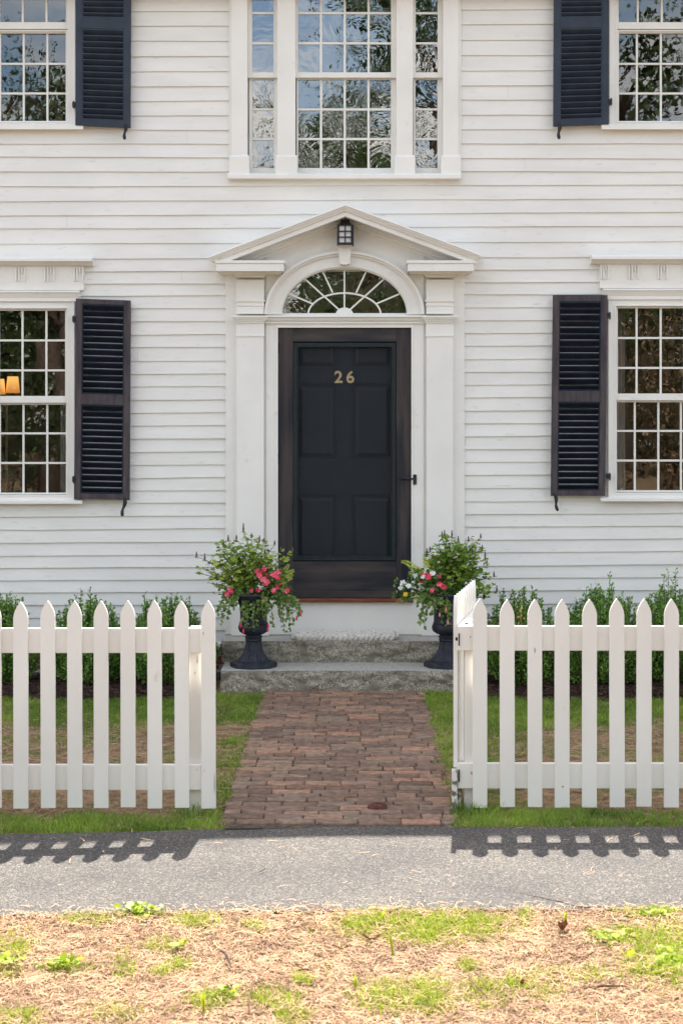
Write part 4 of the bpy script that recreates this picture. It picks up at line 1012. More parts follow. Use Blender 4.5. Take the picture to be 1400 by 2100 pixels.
# ------------------------------------------------------------------ boxwood shrubs
def shrub(px, py_top, wpx, y, label, seed, n=270):
    rnd = random.Random(seed); cx = X(px, y); h = Z(py_top, y); hw_ = wpx/2*(D+y)/F
    root = empty('boxwood_shrub', (cx, y, 0), label, 'shrub', 'boxwood shrubs along the foundation')
    st = MB(); P_, D_, S_ = [], [], []
    ph = rnd.uniform(0, 6)
    for i in range(n):
        a = rnd.uniform(0, 2*math.pi); r = math.sqrt(rnd.random())*(1.12+.14*math.sin(a*3+ph)); lean = r
        top = h*(1-.36*lean**2.4)*rnd.uniform(.84, 1.0); 
        top *= .93
        if rnd.random() < .3: top *= rnd.uniform(.45, .85)
        elif rnd.random() < .12: top *= rnd.uniform(1.04, 1.13)
        b = Vector((cx+.12*hw_*math.cos(a)*r*2, y+.12*hw_*math.sin(a)*r*2, .0)); bulge = 1.0*hw_*r
        e = Vector((cx+bulge*math.cos(a), y+bulge*.85*math.sin(a), top)); m_ = Vector((cx+bulge*.95*math.cos(a), y+bulge*.8*math.sin(a), top*.35))
        pts = bezier(b, m_, e, 12); st.tube(pts, [.004]*6+[.003]*4+[.002, .0015, .001], 4)
        for k in range(3, 13):
            p0 = pts[k-1]; p1 = pts[k]; dd = (p1-p0).normalized()
            for q in range(9 if k > 5 else 6):
                t = rnd.random(); a2 = rnd.uniform(0, 6.28); s_ = dd.orthogonal().normalized(); o2 = dd.cross(s_)
                o_ = s_*math.cos(a2)+o2*math.sin(a2)
                P_.append(p0.lerp(p1, t)+o_*rnd.uniform(0, .022 if k < 11 else .006)); D_.append(o_*.8+dd*rnd.uniform(.5, 1.1)); S_.append(rnd.uniform(.016, .027))
    st.build('stems', M['twig'], root)
    instanced('foliage', *LEAF4, np.array(P_), np.array(D_), np.array([(s*1.25, s, s) for s in S_]), M['box'], root)
YS = -.52
shrub(6, 1198, 120, YS, 'boxwood shrub cut by the left edge of the photo', 1)
shrub(181, 1200, 150, YS, 'rounded boxwood shrub left of the steps, farther from the door', 2)
shrub(345, 1200, 165, YS, 'boxwood shrub nearest the left side of the steps', 3)
shrub(1068, 1182, 150, YS-.03, 'loose boxwood shrub with yellow leaves just right of the gate', 4, 190)
shrub(1238, 1176, 170, YS, 'tall boxwood shrub in the middle of the right side', 5)
shrub(1388, 1166, 165, YS, 'tallest boxwood shrub at the right edge', 6)
P_ = [(X(1064+random.gauss(0, 4), YS-.2), YS-.20+random.gauss(0, .01), Z(1268+random.gauss(0, 10), YS-.2)) for _ in range(16)]
instanced('yellow_leaves', *LEAF4, np.array(P_), rng.normal(size=(16, 3)), np.full(16, .03), M['yleaf'], bpy.data.objects['boxwood_shrub.003']).location = -Vector(bpy.data.objects['boxwood_shrub.003'].location)+Vector(bpy.data.objects['boxwood_shrub.003'].location)

# wrought iron scroll behind the fence
f = MB(); yS_ = -.85
def sp(cx_, cz_, r0, turns, sg=1):
    return [(cx_+sg*(r0*(1-t*.75))*math.cos(t*turns*6.28), yS_, cz_+(r0*(1-t*.75))*math.sin(t*turns*6.28)) for t in [i/24 for i in range(25)]]
f.tube(sp(X(998, yS_), Z(1263, yS_), .018, 1.3), .004); f.tube(sp(X(998, yS_), Z(1279, yS_), .018, 1.3), .004)
f.tube([(X(992, yS_), yS_, Z(1263, yS_)), (X(990, yS_), yS_, 0)], .005); f.tube([(X(990, yS_), yS_, Z(1270, yS_)), (X(1016, yS_), yS_, Z(1266, yS_)), (X(1024, yS_), yS_, Z(1272, yS_))], .004)
tag(f.build('iron_scroll', M['iron'], None, origin=(X(990, yS_), yS_, 0)), 'small black wrought iron scroll between gate and shrub', 'garden stake')

# ------------------------------------------------------------------ fences and gate
YF = -4.53           # picket front face
def picket_poly(cx, w, z0, z1, lean=0.0):
    h = w/2; sh_ = w*1.34; pts = [(cx-h+lean, z0), (cx+h+lean, z0), (cx+h, z1-sh_)]
    for t in (.2, .4, .6, .8, .93): pts.append((cx+h*(1-t**2.3)+.001, z1-sh_*(1-t)))
    pts.append((cx+.0015, z1)); pts.append((cx-.0015, z1))
    for t in (.93, .8, .6, .4, .2): pts.append((cx-h*(1-t**2.3)-.001, z1-sh_*(1-t)))
    pts.append((cx-h, z1-sh_)); return pts
def fx(p): return X(p, YF)
def fz(p): return Z(p, YF)
def fence(pxs, rail, posts, name, label, tops, leans, bots):
    root = empty('picket_fence', (fx(pxs[0]), YF, 0), label, 'fence')
    for i, p in enumerate(pxs):
        m = MB(); z0 = fz(bots)+random.uniform(-.004, .004); z1 = fz(tops)+random.uniform(-.004, .004)
        m.prism(picket_poly(fx(p)+random.uniform(-.0012, .0012), .0705+random.uniform(-.0015, .0015), z0, z1, leans+random.uniform(-.002, .002)), YF+random.uniform(-.001, .0005), YF+.02)
        for zn in (fz((rail[2]+rail[3])/2)+.016, fz((rail[2]+rail[3])/2)-.018, fz((rail[4]+rail[5])/2)+.015, fz((rail[4]+rail[5])/2)-.017):
            m.lathe([(.0035, 0), (.0035, .0012)], (0, 0, 0), 8); k_ = len(m.v)-16; q_ = fx(p)+random.uniform(-.006, .006)
            for i_ in range(k_, len(m.v)): vx_ = m.v[i_]; m.v[i_] = (q_+vx_[0], YF-.0008-vx_[2]*.7, zn+vx_[1])
        m.build('picket', M['fence'], root, bevel=.0025)
    for (a, b) in ((rail[2], rail[3]), (rail[4], rail[5])):
        m = MB(); m.box(fx(rail[0]), fx(rail[1]), YF+.0205, YF+.050, fz(b), fz(a)); m.build('rail', M['fence'], root, bevel=.003)
    for q, (a, b, zt, mt_) in enumerate(posts):
        m = MB(); m.box(fx(a), fx(b), YF+.0505, YF+.14, -.1, zt); m.build('post', mt_, root, bevel=.004)
    return root
lp = [427-54.9*i for i in range(0, 24)][::-1]
fence(lp, (-900, 412, 1289.6, 1340.6, 1570, 1622), [(386, 414, fz(1290), M['fence']), (-250, -222, fz(1290), M['fence'])], 'l', 'white picket fence left of the brick path', 1233.5, .003, 1657)
rpx = [983.3+56.2*i for i in range(0, 22)]
fence(rpx, (938.6, 2200, 1285, 1335.7, 1567, 1619), [(953.6, 972, fz(1284), M['fence']), (1690, 1718, fz(1284), M['fence'])], 'r', 'white picket fence right of the brick path', 1229.6, .001, 1655.5)
M['ruststain'] = mat('rust_stain', (.30,.13,.06), (.62,.48,.36), scale=60, rough=.9)
M['scuff'] = mat('grey_scuff', (.30,.29,.27), (.55,.54,.52), scale=50, rough=.9)
fences = [o for o in bpy.data.objects if o.name.startswith('picket_fence')]
fences.sort(key=lambda o: o.location.x)
def stain(px, py, w, h, y, mk, par):
    mb = MB(); pts = []
    for i in range(10):
        a = 2*math.pi*i/10; rr = random.uniform(.6, 1); pts.append((X(px, y)+w/2*rr*math.cos(a), Z(py, y)+h/2*rr*math.sin(a)*(1.3 if math.sin(a) < 0 else .7)))
    mb.prism(pts, y-.0006, y+.0004); mb.build('stain', mk, par)
for a_ in ((405, 1350, .006, .05), (400, 1379, .006, .014)): stain(*a_, YF+.050, M['ruststain'], fences[0])
stain(404, 1578, .006, .010, YF+.0203, M['ruststain'], fences[0]); stain(419, 1580, .005, .008, YF-.0012, M['ruststain'], fences[0])
stain(417, 1298, .006, .016, YF-.0012, M['ruststain'], fences[0]); stain(440, 1600, .006, .12, YF-.0012, M['scuff'], fences[0])
stain(964, 1306, .007, .014, YF+.0203, M['ruststain'], fences[1]); stain(966, 1584, .010, .022, YF+.0203, M['ruststain'], fences[1])
stain(1096, 1332, .014, .036, YF-.0012, M['scuff'], fences[1]); stain(1153, 1613, .012, .012, YF-.0012, M['ruststain'], fences[1])
# gate, swung inward
gp0 = Vector((fx(934)+.012, YF+.05, 0)); gdir = Vector((.178, 1, 0)).normalized(); gn = Vector((-gdir.y, gdir.x, 0))
gate = empty('garden_gate', tuple(gp0), 'white picket gate swung open toward the house beside the right fence', 'gate')
def gbox(mb, s0, s1, n0, n1, z0, z1):
    c_ = [gp0+gdir*s0+gn*n0, gp0+gdir*s1+gn*n0, gp0+gdir*s1+gn*n1, gp0+gdir*s0+gn*n1]
    mb.add([(p.x, p.y, z0) for p in c_]+[(p.x, p.y, z1) for p in c_], [(0,1,2,3), (7,6,5,4), (0,4,5,1), (1,5,6,2), (2,6,7,3), (3,7,4,0)])
zt = fz(1230)
for i in range(9):
    m = MB(); s0 = .0+i*.1; zb0 = .07 if i else fz(1578); poly = picket_poly(s0+.031, .062, zb0, zt+.012, 0); np_ = len(poly)
    vs = [gp0+gdir*u+gn*nn+Vector((0, 0, z)) for nn in (.001, .021) for u, z in poly]
    m.add(vs, [tuple(range(np_-1, -1, -1)), tuple(range(np_, 2*np_))]+[(k, (k+1) % np_, (k+1) % np_+np_, k+np_) for k in range(np_)])
    m.build('picket', M['fence'], gate, bevel=.003)
for za, zb_ in ((fz(1284), fz(1336)), (fz(1568), fz(1618))):
    m = MB(); gbox(m, .0, .87, -.048, -.0005, zb_, za); m.build('rail', M['fence'], gate, bevel=.003)
m = MB(); gbox(m, .04, .09, -.012, .019, -.05, .18); m.build('gate_stop', M['peel'], gate)
m = MB(); m.box(fx(926.5), fx(937), YF+.005, YF+.045, -.02, fz(1580)); tag(m.build('old_post', M['peel'], None, origin=(fx(932), YF+.02, -.02)), 'short weathered post stub with peeling paint under the gate', 'post')
for zz in (fz(1312), fz(1592)):
    m = MB(); m.tube([(fx(941), YF+.012, zz+.03), (fx(941), YF+.012, zz-.03)], .004, 6); m.box(fx(934), fx(941), YF+.028, YF+.033, zz-.008, zz+.008); m.build('hinge', M['iron'], gate)

# ------------------------------------------------------------------ grass, straw, mulch
def noise2(x, y, s, seed=0):
    return np.array([noise.noise(Vector((a*s+seed, b*s, seed))) for a, b in zip(x, y)])
GR = {}
def nfield(x, y, s, seed):
    """cheap value noise on a numpy grid"""
    r = np.random.default_rng(seed); g = r.random((256, 256)); fx_ = (x*s) % 255; fy_ = (y*s) % 255
    i = np.floor(fx_).astype(int); j = np.floor(fy_).astype(int); u = fx_-i; v = fy_-j; u = u*u*(3-2*u); v = v*v*(3-2*v)
    return (g[i, j]*(1-u)+g[i+1, j]*u)*(1-v)+(g[i, j+1]*(1-u)+g[i+1, j+1]*u)*v
def fbm(x, y, s, seed): return (nfield(x, y, s, seed)*.5+nfield(x, y, s*2.1, seed+1)*.3+nfield(x, y, s*4.3, seed+2)*.2)
def blades(name, x, y, z, h, w, lean, mk, label=None, tint=None, cat=None):
    n = len(x); a = rng.uniform(0, 2*np.pi, n); la = rng.uniform(0, 2*np.pi, n); ln_ = lean*h*rng.uniform(.3, 1.3, n)
    ca, sa = np.cos(a)*w/2, np.sin(a)*w/2; lx_, ly_ = np.cos(la)*ln_, np.sin(la)*ln_
    V_ = np.zeros((n, 5, 3))
    V_[:, 0] = np.stack([x-ca, y-sa, z], 1); V_[:, 1] = np.stack([x+ca, y+sa, z], 1)
    V_[:, 2] = np.stack([x+ca*.8+lx_*.35, y+sa*.8+ly_*.35, z+h*.55], 1); V_[:, 3] = np.stack([x-ca*.8+lx_*.35, y-sa*.8+ly_*.35, z+h*.55], 1)
    V_[:, 4] = np.stack([x+lx_, y+ly_, z+h*(1-.25*lean)], 1)
    off = np.arange(n)*5; f4 = off[:, None]+np.array([0, 1, 2, 3]); f3 = off[:, None]+np.array([3, 2, 4])
    idx = np.concatenate([f4, f3], 1).ravel(); fn_ = np.tile([4, 3], n)
    t = rng.random(n) if tint is None else tint
    o = fast_mesh(name, V_.reshape(-1, 3), fn_, idx, mk, None, np.repeat(t, 5)); return tag(o, label, cat, kind='stuff')
def strands(name, x, y, z, l, w, mk, label=None, tint=None, cat=None, arch=.12):
    n = len(x); a = rng.uniform(0, 2*np.pi, n); dx, dy = np.cos(a)*l/2, np.sin(a)*l/2; nx_, ny_ = -np.sin(a)*w/2, np.cos(a)*w/2
    cv = rng.normal(0, .12, n)*l; bx, by = -np.sin(a)*cv, np.cos(a)*cv; zt_ = rng.normal(0, .08, n)*l
    V_ = np.zeros((n, 6, 3)); az_ = arch*l*rng.random(n)
    for k, (t, b) in enumerate(((-1, 0), (0, 1), (1, 0))):
        px_, py_, pz_ = x+dx*t+bx*b, y+dy*t+by*b, z+az_*b+np.maximum(0, zt_*t)
        V_[:, 2*k] = np.stack([px_-nx_, py_-ny_, pz_], 1); V_[:, 2*k+1] = np.stack([px_+nx_, py_+ny_, pz_+w*.3], 1)
    off = np.arange(n)*6; idx = np.concatenate([off[:, None]+np.array([0, 1, 3, 2]), off[:, None]+np.array([2, 3, 5, 4])], 1).ravel()
    o = fast_mesh(name, V_.reshape(-1, 3), np.full(2*n, 4), idx, mk, None, np.repeat(rng.random(n) if tint is None else tint, 6)); return tag(o, label, cat, kind='stuff')
def onpath(x, y, m=0.0):
    t = (yfar-y)/(yfar-ynear); wob = .025*(nfield(x*0, y, 9, 3)-.5)
    l_ = pl_[0]+(nl_[0]-pl_[0])*t; r_ = pr_[0]+(nr_[0]-pr_[0])*t
    return (x > l_-m+wob) & (x < r_+m-wob)
XM = 3.4
# lawn
n = 345000; x = rng.uniform(-XM, XM, n); y = rng.uniform(YA0-.015, -.80, n)
fb_ = fbm(x, y, 2.2, 10); 
# greener near the mulch, next to the path and on the verge strip; sparse dry zone between
dn = np.clip((y+2.15)*1.6+.5, 0, 1); vs_ = np.clip((-4.50-y)*14+.5, 0, 1)
pe = np.clip(1-(np.minimum(np.abs(x+.60), np.abs(x-.60))-.0)*3.0, 0, 1)*.6
dens = np.clip(np.maximum(np.maximum(dn, vs_), pe)*.95+(fb_-.5)*2.4+.16, 0.04, 1)
dens = np.where((y > -1.1) & (abs(x) > .97), dens*.5, dens); dens = np.where((y > -1.04) & (abs(x) > .97), 0, dens); dens = np.where(y < YA0+.01, dens*.3, dens)
for tx, ty in ((fx(395), YF+.05), (fx(960), YF+.06), (fx(935), YF+.0), (-.60, -4.2), (.56, -3.9)): dens = np.maximum(dens, 1.0*np.exp(-((x-tx)/.12)**2-((y-ty)/.10)**2))
tuft = np.zeros(n)
for tx, ty in ((fx(395), YF+.05), (fx(955), YF+.06)): tuft = np.maximum(tuft, np.exp(-((x-tx)/.10)**2-((y-ty)/.09)**2))
keep = (rng.random(n) < dens) & ~onpath(x, y, -.012)
x, y, dens, tuft = x[keep], y[keep], dens[keep], tuft[keep]
front = np.clip((-4.4-y)*4, 0, 1)
h = (.012+.030*rng.random(len(x)))*(.55+.6*dens)*(1+.25*front)*(.45+1.1*fbm(x, y, 9, 41))*(1+1.0*tuft); tl = np.clip(.10+.6*rng.random(len(x))+(fbm(x, y, 2.3, 30)-.5)*1.3+pe[keep]*.25, 0, 1)
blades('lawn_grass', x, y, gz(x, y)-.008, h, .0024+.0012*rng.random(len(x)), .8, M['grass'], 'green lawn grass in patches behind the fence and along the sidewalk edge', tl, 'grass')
n = 60000; x = rng.uniform(-XM, XM, n); y = rng.uniform(YA0+.02, -1.05, n)
keep = (rng.random(n) < np.clip(1.15-np.clip((y+2.2)*1.5+.5, 0, 1), .08, 1)*np.where(y < -4.55, .35, 1)) & ~onpath(x, y, -.03)
x, y = x[keep], y[keep]
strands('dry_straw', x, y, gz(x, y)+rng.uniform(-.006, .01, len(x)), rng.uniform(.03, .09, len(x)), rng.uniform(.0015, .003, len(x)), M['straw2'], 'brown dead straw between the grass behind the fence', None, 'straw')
# foreground verge
blobs = [(880,1905,150,28,1.0),(760,1900,60,25,.9),(960,1895,60,20,.9),(1380,1960,80,55,1.1),(1290,1925,60,18,.8),(1340,1875,70,10,.8),(400,1885,45,14,.8),(285,1870,45,10,.7),(30,1935,30,25,.7),(130,1975,45,14,.8),(20,1985,22,14,.9),(370,1975,25,14,.7),(255,1975,20,30,.5),(430,2050,40,20,.6),(560,2050,50,18,.7),(620,2010,22,12,.8),(800,2050,70,30,.8),(880,2045,50,35,1),(990,2040,60,25,.8),(1045,2025,18,22,.9),(960,1985,22,12,.8),(600,2085,35,18,.8),(340,1990,30,12,.6),(520,1900,25,12,.6),(1100,2020,60,30,.5),(1200,2000,60,18,.4),(40,2080,40,20,.5),(180,1880,50,12,.5),(1080,1880,20,12,.6),(230,2070,60,18,.4),(330,1935,40,14,.4),(1330,1990,50,22,.7)]
n = 260000; x = rng.uniform(-1.75, 1.75, n); y = rng.uniform(-7.95, YA1+.03, n)
d_ = y+D; ppx = CX+F*x/d_; ppy = CY+F*H/d_; dens = np.zeros(n)
for bx, by, sx, sy, am in blobs: dens = np.maximum(dens, am*np.exp(-(((ppx-bx)/sx)**2+((ppy-by)/sy)**2)**1.3*1.1))
dens = dens*np.clip(-.35+2.7*fbm(x, y, 13, 50), 0, 1.6)+.02*(fbm(x, y, 6, 60) > .6); keep = rng.random(n) < dens*.9
x, y = x[keep], y[keep]
hh = rng.uniform(.012, .046, len(x))
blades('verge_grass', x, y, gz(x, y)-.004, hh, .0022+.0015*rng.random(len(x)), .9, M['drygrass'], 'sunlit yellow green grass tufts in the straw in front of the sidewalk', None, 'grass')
n = 100000; x = rng.uniform(-1.9, 1.9, n); y = rng.uniform(-8.1, YA1+.012, n); y[:900] = YA1+np.abs(rng.normal(0, .05, 900)); y[900:1100] = rng.uniform(YA1, YA0, 200)
cl = fbm(x, y, 14, 71); cl[:1100] = .9
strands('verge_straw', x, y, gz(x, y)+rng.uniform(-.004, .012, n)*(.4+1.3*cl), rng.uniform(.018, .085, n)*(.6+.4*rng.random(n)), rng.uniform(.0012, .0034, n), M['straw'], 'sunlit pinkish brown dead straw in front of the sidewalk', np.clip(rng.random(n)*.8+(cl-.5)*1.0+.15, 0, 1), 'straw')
# mulch bed
for xa_, xb_ in ((XL, -.93), (.95, XR)):
  mbx = MB(); nxm, nym = 60, 12; vs = []
  for j in range(nym+1):
    for i in range(nxm+1):
        x_ = xa_+(xb_-xa_)*i/nxm; y_ = -.001-1.08*j/nym; e_ = 1-abs(j/nym*2-1)**3
        vs.append((x_, y_+(.05*noise.noise(Vector((x_*1.5, 0, 3))) if j == nym else 0), -.008+.03*e_+.008*noise.noise(Vector((x_*6, y_*6, 0)))))
  mbx.add(vs, [(j*(nxm+1)+i, (j+1)*(nxm+1)+i, (j+1)*(nxm+1)+i+1, j*(nxm+1)+i+1) for j in range(nym) for i in range(nxm)])
  tag(mbx.build('mulch_bed', M['mulchbed']), 'dark mulch bed along the foundation '+('left' if xa_ < -1 else 'right')+' of the steps', 'mulch', kind='stuff')
n = 38000; x = rng.uniform(-XM, XM, n); y = rng.uniform(-1.12, -.1, n); k = ~(abs(x) < .97); x, y = x[k], y[k]
strands('mulch_chips', x, y, .0+.028*(1-np.abs((-y/1.08)*2-1)**3)+rng.uniform(0, .012, len(x)), rng.uniform(.015, .06, len(x)), rng.uniform(.002, .008, len(x)), M['mulch'], 'dark brown shredded bark mulch under the shrubs', np.clip(rng.random(len(x))**2, 0, 1), 'mulch', arch=.2)
gs = MB(); gs.box(XL, X(452), -.14, -.004, .0, .045); gs.box(X(962), XR, -.14, -.004, .0, .045); tag(gs.build('gravel_strip', M['gravel']), 'thin strip of grey gravel at the foot of the foundation', 'gravel', kind='stuff')

# ------------------------------------------------------------------ small things on the ground
def dead_leaf(px, py, l, w, rz, curl, label, grp=None):
    x_, y_ = G(px, py); mb = MB(); n = 8; vs = []; z = .012
    for i in range(n+1):
        t = i/n; ww = w*math.sin(math.pi*min(1, t*1.02))**.7*(1+.15*math.sin(t*20)); cz_ = curl*l*(t-.5)**2*4*.35
        for s in (-1, 0, 1): vs.append((l*(t-.5), s*ww/2, z+cz_+abs(s)*curl*w*.45))
    m_ = Matrix.Translation((x_, y_, 0)) @ Matrix.Rotation(rz, 4, 'Z'); vs = [m_ @ Vector(v) for v in vs]
    mb.add(vs, [(i*3+s, i*3+3+s, i*3+4+s, i*3+1+s) for i in range(n) for s in (0, 1)])
    o = mb.build('fallen_leaf', M['deadleaf'], None, origin=(x_, y_, 0)); tag(o, label, 'leaf', grp)
    so = o.modifiers.new('thick', 'SOLIDIFY'); so.thickness = .0008
dead_leaf(762, 1932, .062, .035, .1, .5, 'orange brown fallen leaf in front of the grass below the path')
dead_leaf(1153, 1914, .04, .04, .6, 1.2, 'tightly curled brown leaf to the right on the straw')
dead_leaf(824, 1955, .032, .018, -.2, .4, 'tiny reddish leaf near the tall grass blade')
dead_leaf(1190, 1969, .085, .022, .05, .4, 'long dark brown curled leaf right of centre on the straw')
dead_leaf(1070, 2025, .03, .02, 1.2, .8, 'small brown leaf at the bottom right of the straw')
dead_leaf(284, 1917, .03, .02, .4, .6, 'small dark leaf on the straw at left')
dead_leaf(930, 1900, .028, .02, .2, .6, 'small brown leaf lying in the grass patch')
def twig(pts, r, label, mk='bark'):
    P_ = [Vector((*G(px, py), z)) for px, py, z in pts]; f = MB(); f.tube(P_, r, 6); tag(f.build('twig', M[mk], None, origin=P_[0]), label, 'twig')
twig([(452,1966,.03),(462,1974,.035),(470,1983,.02),(474,1990,.01)], [.004,.006,.005,.002], 'short dark stick standing in the straw at left of centre')
twig([(540,2020,.015),(520,2035,.03),(510,2055,.02),(512,2080,.01)], [.002,.0035,.003,.002], 'pale curved twig at the bottom centre left', 'straw')
twig([(1196,2035,.012),(1235,2034,.02),(1285,2029,.012)], [.003,.005,.002], 'straight pale stick at the bottom right', 'straw')
twig([(530,1794,.01),(540,1789,.012),(548,1785,.01)], [.0015,.002,.001], 'tiny dark twig on the sidewalk')
twig([(608,1996,.01),(627,1997,.016),(646,1998,.01)], [.003,.004,.003], 'short white piece of stem on the straw', 'straw')
twig([(1000,2060,.02),(975,2040,.03),(960,2010,.02)], [.002,.003,.002], 'thin tan stem lying at bottom centre right', 'straw')
# tall weed blades
def tall(px, py, h_, label):
    x_, y_ = G(px, py); f = MB(); 
    for k in range(4):
        a = random.uniform(0, 6.28); hh_ = h_*random.uniform(.55, 1); dx, dy = .25*hh_*math.cos(a), .15*hh_*math.sin(a); w = .004
        f.add([(x_-w, y_, 0), (x_+w, y_, 0), (x_+w*.9+dx*.4, y_+dy*.4, hh_*.6), (x_-w*.9+dx*.4, y_+dy*.4, hh_*.6), (x_+dx, y_+dy, hh_)], [(0,1,2,3), (3,2,4)])
    o = f.build('grass_weed', M['drygrass'], None, origin=(x_, y_, 0)); tintattr(o, .4, 1, 5); tag(o, label, 'weed')
tall(806, 1962, .12, 'tall upright grass blade on the straw right of centre'); tall(418, 2075, .085, 'tall grass blades at the bottom left of centre'); tall(1157, 1897, .06, 'small weed at the near edge of the sidewalk at right'); tall(730, 2030, .07, 'pale grass weed below the centre'); tall(785, 1890, .06, 'small weed at the near edge of the sidewalk below the path')
def weed(px, py, r, n, label):
    x_, y_ = G(px, py); c_ = np.tile([[x_, y_, .01]], (n, 1))+rng.normal(size=(n, 3))*[r*.35, r*.3, .004]
    d_ = rng.normal(size=(n, 3)); d_[:, 2] = np.abs(d_[:, 2])*.35
    root = empty('broadleaf_weed', (x_, y_, 0), label, 'weed')
    o = instanced('leaves', *LEAF, c_, d_, rng.uniform(.025, .045, n), M['drygrass'], root, roll=np.tile([[0, 0, 1.]], (n, 1))+rng.normal(size=(n, 3))*.3)
weed(370, 1945, .03, 9, 'small leafy weed in the straw above left of centre'); weed(285, 1868, .10, 40, 'spreading pale weed on the near sidewalk edge at left'); weed(130, 1980, .08, 30, 'leafy weed patch in the straw at left'); weed(15, 1975, .06, 26, 'leafy weed at the left edge')
weed(1385, 1975, .16, 90, 'large bright clump of leafy weeds at the right edge'); weed(1260, 1925, .12, 45, 'leafy weeds left of the large right clump'); weed(460, 2040, .08, 16, 'sparse leafy weed at the bottom left of centre'); weed(1340, 1877, .1, 30, 'leafy weeds along the sidewalk edge at right')
# dark lump on the path
x_, y_ = G(775, 1663)
f = MB(); nA = 18; vs = []
for k, (r, z) in enumerate(((1, -.004), (1.02, .010), (.85, .020), (.45, .024), (.3, .016))):
    for i in range(nA):
        a = 2*math.pi*i/nA; rr = r*(1+.18*noise.noise(Vector((math.cos(a)*1.5, math.sin(a)*1.5, k*.3)))); vs.append((x_+.048*rr*math.cos(a), y_+.042*rr*math.sin(a), .014+z+.004*noise.noise(Vector((a*2, k, 0)))))
f.add(vs, [(k*nA+i, k*nA+(i+1) % nA, (k+1)*nA+(i+1) % nA, (k+1)*nA+i) for k in range(4) for i in range(nA)]+[tuple(4*nA+i for i in range(nA))])
tag(f.build('stone', M['rust'], None, origin=(x_, y_, 0), smooth=True), 'dark rusty round lump lying on the brick path near the sidewalk', 'stone')

# ------------------------------------------------------------------ across the street: what the windows reflect
def tree(x, y, h, r, cz, seed, label, mk, nleaf=9000, ls=.14, clumps=46):
    rnd = random.Random(seed); rg = np.random.default_rng(seed)
    root = empty('tree', (x, y, 0), label, 'tree', 'trees across the street, seen only as window reflections')
    t = MB(); t.tube([(x, y, -.1), (x+.1, y, h*.3), (x-.1, y+.1, h*.6), (x, y, h*.92)], [.028*h, .022*h, .014*h, .004*h], 10)
    cs = []
    for k in range(clumps):
        a = rnd.uniform(0, 6.28); el_ = rnd.uniform(-.9, 1); rr = r*math.sqrt(1-el_*el_*.8)*rnd.uniform(.45, 1.0); c_ = Vector((x+rr*math.cos(a), y+rr*math.sin(a), cz+(h-cz)*el_*.9)); cs.append(c_)
        zb_ = max(h*.2, c_.z-rr*.5-.8); s_ = Vector((x, y, min(zb_, h*.85))); t.tube(bezier(s_, (s_+c_)/2+Vector((0, 0, .3)), c_, 5), [.05, .045, .035, .025, .018, .01], 5)
    t.build('trunk', M['bark'], root, smooth=True)
    ci = rg.integers(0, clumps, nleaf); C_ = np.array(cs)[ci]; P_ = C_+rg.normal(size=(nleaf, 3))*[r*.14, r*.14, r*.10]
    instanced('crown', *LEAF4, P_, rg.normal(size=(nleaf, 3)), rg.uniform(.6, 1.2, nleaf)*ls, mk, root)
tree(-9, -29, 11, 4.4, 6.5, 1, 'tall green tree across the street at far left', M['treeleaf'])
tree(-2.6, -33, 9.5, 3.2, 6.0, 2, 'round green tree across the street left of centre', M['treeleaf'])
tree(3.6, -30, 8.6, 2.2, 5.8, 3, 'smaller tree across the street right of centre', M['treeleaf'], 6000)
tree(9.5, -28, 12, 4.6, 6.5, 4, 'tall spreading tree across the street at right', M['treeleaf'])
tree(-5.2, -21, 8.2, 2.4, 6.0, 5, 'near tree across the street at left with dark leaves', M['treeleaf'], 6000, .11)
tree(16, -36, 13, 5.5, 7, 6, 'broad tree across the street at far right', M['treeleaf'])
tree(-17, -36, 13, 5.5, 7, 7, 'broad tree across the street beyond the left end', M['treeleaf'])
tree(4.6, -19, 8.6, 1.7, 7.0, 12, 'slim tree near the far curb at right', M['treeleaf'], 2600, .16, 24)
tree(1.9, -18, 11.0, 2.5, 9.0, 13, 'tree by the near curb with high branches opposite the door', M['treeleaf'], 4200, .19, 34)
tree(0.4, -36, 10.5, 3.6, 5.0, 14, 'dense tree across the street opposite the door', M['treeleaf'], 11000, .17, 60)
tree(6.8, -35, 10, 3.8, 5.0, 15, 'dense tree behind the brown brush', M['treeleaf'], 11000, .17, 60)
tree(-6.5, -37, 11, 3.8, 5.0, 16, 'dense tree behind the near left tree', M['treeleaf'], 11000, .17, 60)
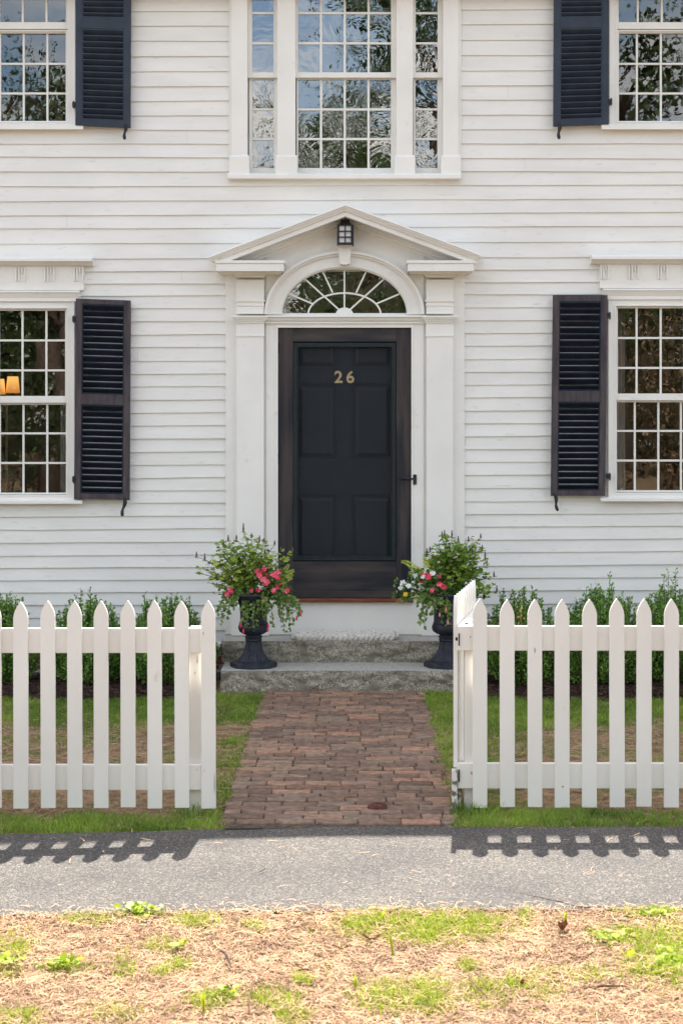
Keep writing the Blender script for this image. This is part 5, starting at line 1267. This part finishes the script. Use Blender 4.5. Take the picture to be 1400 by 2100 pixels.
def woods():
    rg = np.random.default_rng(77); n = 60000; x = rg.uniform(-38, 38, n); top = 7.5+2.2*np.sin(x*.55)+1.3*np.sin(x*1.3+1)
    P_ = np.stack([x, -47+rg.normal(size=n)*1.2, rg.random(n)**.8*top], 1)
    tag(instanced('distant_woods', *LEAF4, P_, rg.normal(size=(n, 3)), rg.uniform(.3, .6, n), M['treeleaf']), 'dark wall of woods far across the street', 'woods', kind='stuff')
woods()
def brush(x, y, rx_, h, seed, mk, label, n=7000, ls=.10):
    rg = np.random.default_rng(seed); root = empty('bush', (x, y, 0), label, 'bush', 'bushes across the street, seen only as window reflections')
    nc = 40; cc = np.stack([rg.uniform(-rx_, rx_, nc)+x, rg.uniform(-.9, .9, nc)+y, rg.uniform(.1, h, nc)*(.6+.4*rg.random(nc))], 1)
    P_ = cc[rg.integers(0, nc, n)]+rg.normal(size=(n, 3))*[.5, .4, .42]; P_[:, 2] = np.abs(P_[:, 2])
    instanced('foliage', *LEAF4, P_, rg.normal(size=(n, 3)), rg.uniform(.5, 1.2, n)*ls, mk, root)
    t = MB()
    for k in range(60):
        a = rg.normal(size=3)*.35; b = np.array([x+rg.uniform(-rx_, rx_), y+rg.uniform(-1, 1), 0]); e = b+[a[0]*2, a[1]*2, h*rg.uniform(.5, 1.1)]; t.tube([tuple(b), tuple((b+e)/2+a*.3), tuple(e)], [.02, .012, .006], 4)
    t.build('stems', M['straw2'] if mk != M['treeleaf'] else M['bark'], root)
brush(-10, -24, 2.8, 4.2, 21, M['treeleaf'], 'green bush across the street at left'); brush(-4.5, -25, 2.8, 3.6, 22, M['treeleaf'], 'dark green bush across the street left of centre')
brush(0.8, -26, 2.8, 4.6, 23, M['brush'], 'low olive bush across the street opposite the door'); brush(5.2, -24, 2.6, 5.0, 24, M['deadbrush'], 'brown brush across the street right of centre', 8000, .09)
brush(8.2, -24.5, 2.6, 4.6, 25, M['brush'], 'olive brush across the street at right', 8000, .09); brush(12.5, -25, 2.8, 4.5, 26, M['treeleaf'], 'green bush across the street at far right')
print('objects', len(bpy.data.objects), 'verts', sum(len(m.vertices) for m in bpy.data.meshes))
